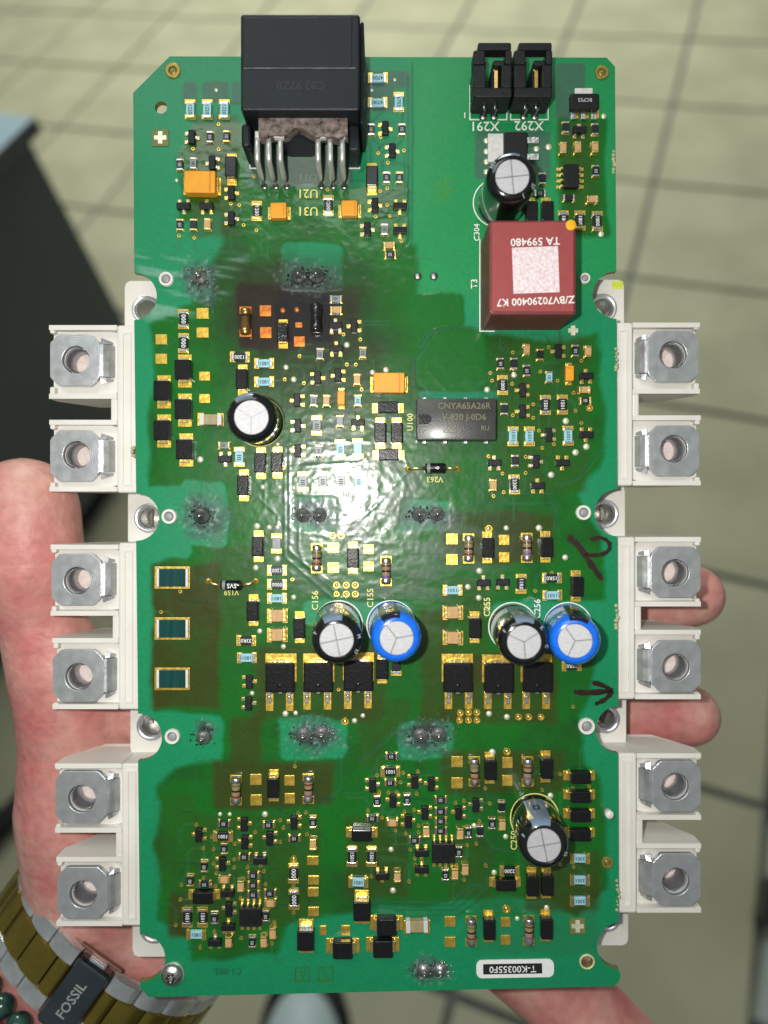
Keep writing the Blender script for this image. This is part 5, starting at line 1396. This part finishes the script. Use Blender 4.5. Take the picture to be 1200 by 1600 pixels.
# ================================================================== WRISTWATCH band and bracelets
wsteel = mat('watch_steel', (0.72, 0.75, 0.77), 0.24, 0.8, var=0.2, vscale=200, stretch=(1, 1, 8), bump=0.4, bscale=400)
wgold = mat('watch_gold', (0.30, 0.23, 0.045), 0.2, 0.85, var=0.12, vscale=300)
wdark = mat('clasp_steel', (0.16, 0.19, 0.22), 0.2, 1.0, var=0.1, vscale=150)
watch = thing('wristwatch', 'two-tone steel and gold link watch band with engraved clasp on the wrist', 'watch', M)
def ell(th, a, b): return WC + ud * a * math.cos(th) + wd * b * math.sin(th)
wa, wb = RA + .0022, RB + .0024
def frame(th):
    p = ell(th, wa, wb)
    t = (ud * -wa * math.sin(th) + wd * wb * math.cos(th)).normalized()
    nrm = axd.cross(t); 
    if nrm.dot(p - WC) < 0: nrm = -nrm
    return p, t, nrm
def fmat(p, t, nrm): return Matrix(((t.x, axd.x, nrm.x, p.x), (t.y, axd.y, nrm.y, p.y), (t.z, axd.z, nrm.z, p.z), (0, 0, 0, 1)))
# step round the ellipse at even arc length
ths = []; th = math.radians(90); 
def arc_step(th, ds):
    n = 20
    for _ in range(n):
        sp_ = math.hypot(wa * math.sin(th), wb * math.cos(th)); th += ds / n / sp_
    return th
Lk = .0078
th_cl = math.radians(91)
p, t, nrm = frame(th_cl)
cl = obj('clasp', MB().box(-.0046, .0046, -.0088, .0095, -.0005, .0026, .0007).mesh('clasp', wdark), watch, fmat(p, t, nrm), 'dark polished folding clasp engraved with lettering')
obj('engraving', text_mesh('FOSSIL', .0034, mat('engraved_bright', (.6, .62, .62), .3, .6)), cl, T((0, 0.0006, .00264), math.pi / 2 if (fmat(p, t, nrm) @ Vector((0, 1, 0)) - p).x > 0 else -math.pi / 2))
obj('push_button', MB().box(-.0022, .0024, -.0100, -.0089, .0002, .0016, .0003).mesh('button', wsteel), cl)
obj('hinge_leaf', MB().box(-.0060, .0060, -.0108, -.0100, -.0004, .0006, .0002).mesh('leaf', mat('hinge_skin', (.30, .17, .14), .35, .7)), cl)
lm = {}
def barrel(x0, x1, y0, y1, z0, h, e, m_):
    mb = MB(); v = []; f = []; n = 8
    ys = [(y0, -e), (y0 + e * .5, 0), (y1 - e * .5, 0), (y1, -e)]
    for yy, dz in ys:
        v.append((x0, yy, z0))
        for k in range(n + 1):
            t = k / n; v.append((x0 + (x1 - x0) * t, yy, h * (.62 + .38 * math.sin(math.pi * t) ** .6) + dz))
        v.append((x1, yy, z0))
    c = n + 3
    for a in range(3):
        for k in range(c - 1): f.append((a * c + k, (a + 1) * c + k, (a + 1) * c + k + 1, a * c + k + 1))
    f.append(tuple(range(c))); f.append(tuple(range(4 * c - 1, 3 * c - 1, -1)))
    return autosmooth(mb.add(v, f).mesh('link', m_), 40)
for nm_, y0_, y1_, m_ in (('outer_link', -.0090, -.0047, wsteel), ('centre_link', -.0046, .0046, wgold), ('outer_link', .0047, .0090, wsteel)):
    lm[(nm_, y0_)] = barrel(-Lk / 2 + .00012, Lk / 2 - .00012, y0_, y1_, -.0010, .0019 if nm_[0] == 'c' else .0017, .0003, m_)
half_link = barrel(-Lk / 4 + .0001, Lk / 4 - .0001, -.0046, .0046, -.0010, .0018, .0003, wgold)
for dr in (-1, 1):
    p, t, nrm = frame(arc_step(th_cl, dr * (.0048 + Lk / 4)))
    obj('centre_link', half_link, watch, fmat(p, t, nrm))
for dr in (-1, 1):
    th = arc_step(th_cl, dr * (.0046 + Lk / 2 + .0002))
    for k in range(9):
        p, t, nrm = frame(th)
        for (nm_, y0_), me in lm.items():
            half_off = Lk * .5 if nm_[0] == 'c' else 0
            p2, t2, n2_ = frame(arc_step(th, dr * half_off)) if half_off else (p, t, nrm)
            if half_off and k == 8: continue
            obj(nm_, me, watch, fmat(p2, t2, n2_))
        th = arc_step(th, dr * Lk)
bead_m = mat('dark_green_stone', (0.006, 0.022, 0.018), 0.18, base2=(0.03, 0.09, 0.07), vscale=260, coat=0.5)
redb_m = mat('red_stone', (0.25, 0.02, 0.02), 0.3, var=0.3, vscale=200, coat=0.4)
def bracelet(name, label, off, r, m_, cnt, zz=0):
    br = thing(name, label, 'bracelet', M)
    sph = dome_mesh(r, r, m_)
    n = 12; prs = [(max(r * math.sin(k / 10 * math.pi), 1e-5), -r * math.cos(k / 10 * math.pi)) for k in range(11)]
    sph = MB().lathe(prs, 16).mesh('bead', m_, True)
    a, b = RA + r + .0006, RB + r + .0012
    per = 2 * math.pi * math.sqrt((a * a + b * b) / 2); cnt = int(per / (2 * r * 1.02)); th = 0.3
    for k in range(cnt):
        q = WC + axd * off - wd * .0012 + ud * a * math.cos(th) + wd * b * math.sin(th)
        obj('bead', sph, br, T(q, random.uniform(0, 6)) @ Matrix.Rotation(random.uniform(0, 6), 4, 'X'))
        th += 2 * r * 1.02 / math.hypot(a * math.sin(th), b * math.cos(th))
bracelet('bead_bracelet', 'dark green stone bead bracelet beside the watch band', .0150, .0031, bead_m, 26)
bracelet('bead_bracelet', 'red bead bracelet at the lower left corner', .0212, .0026, redb_m, 26)
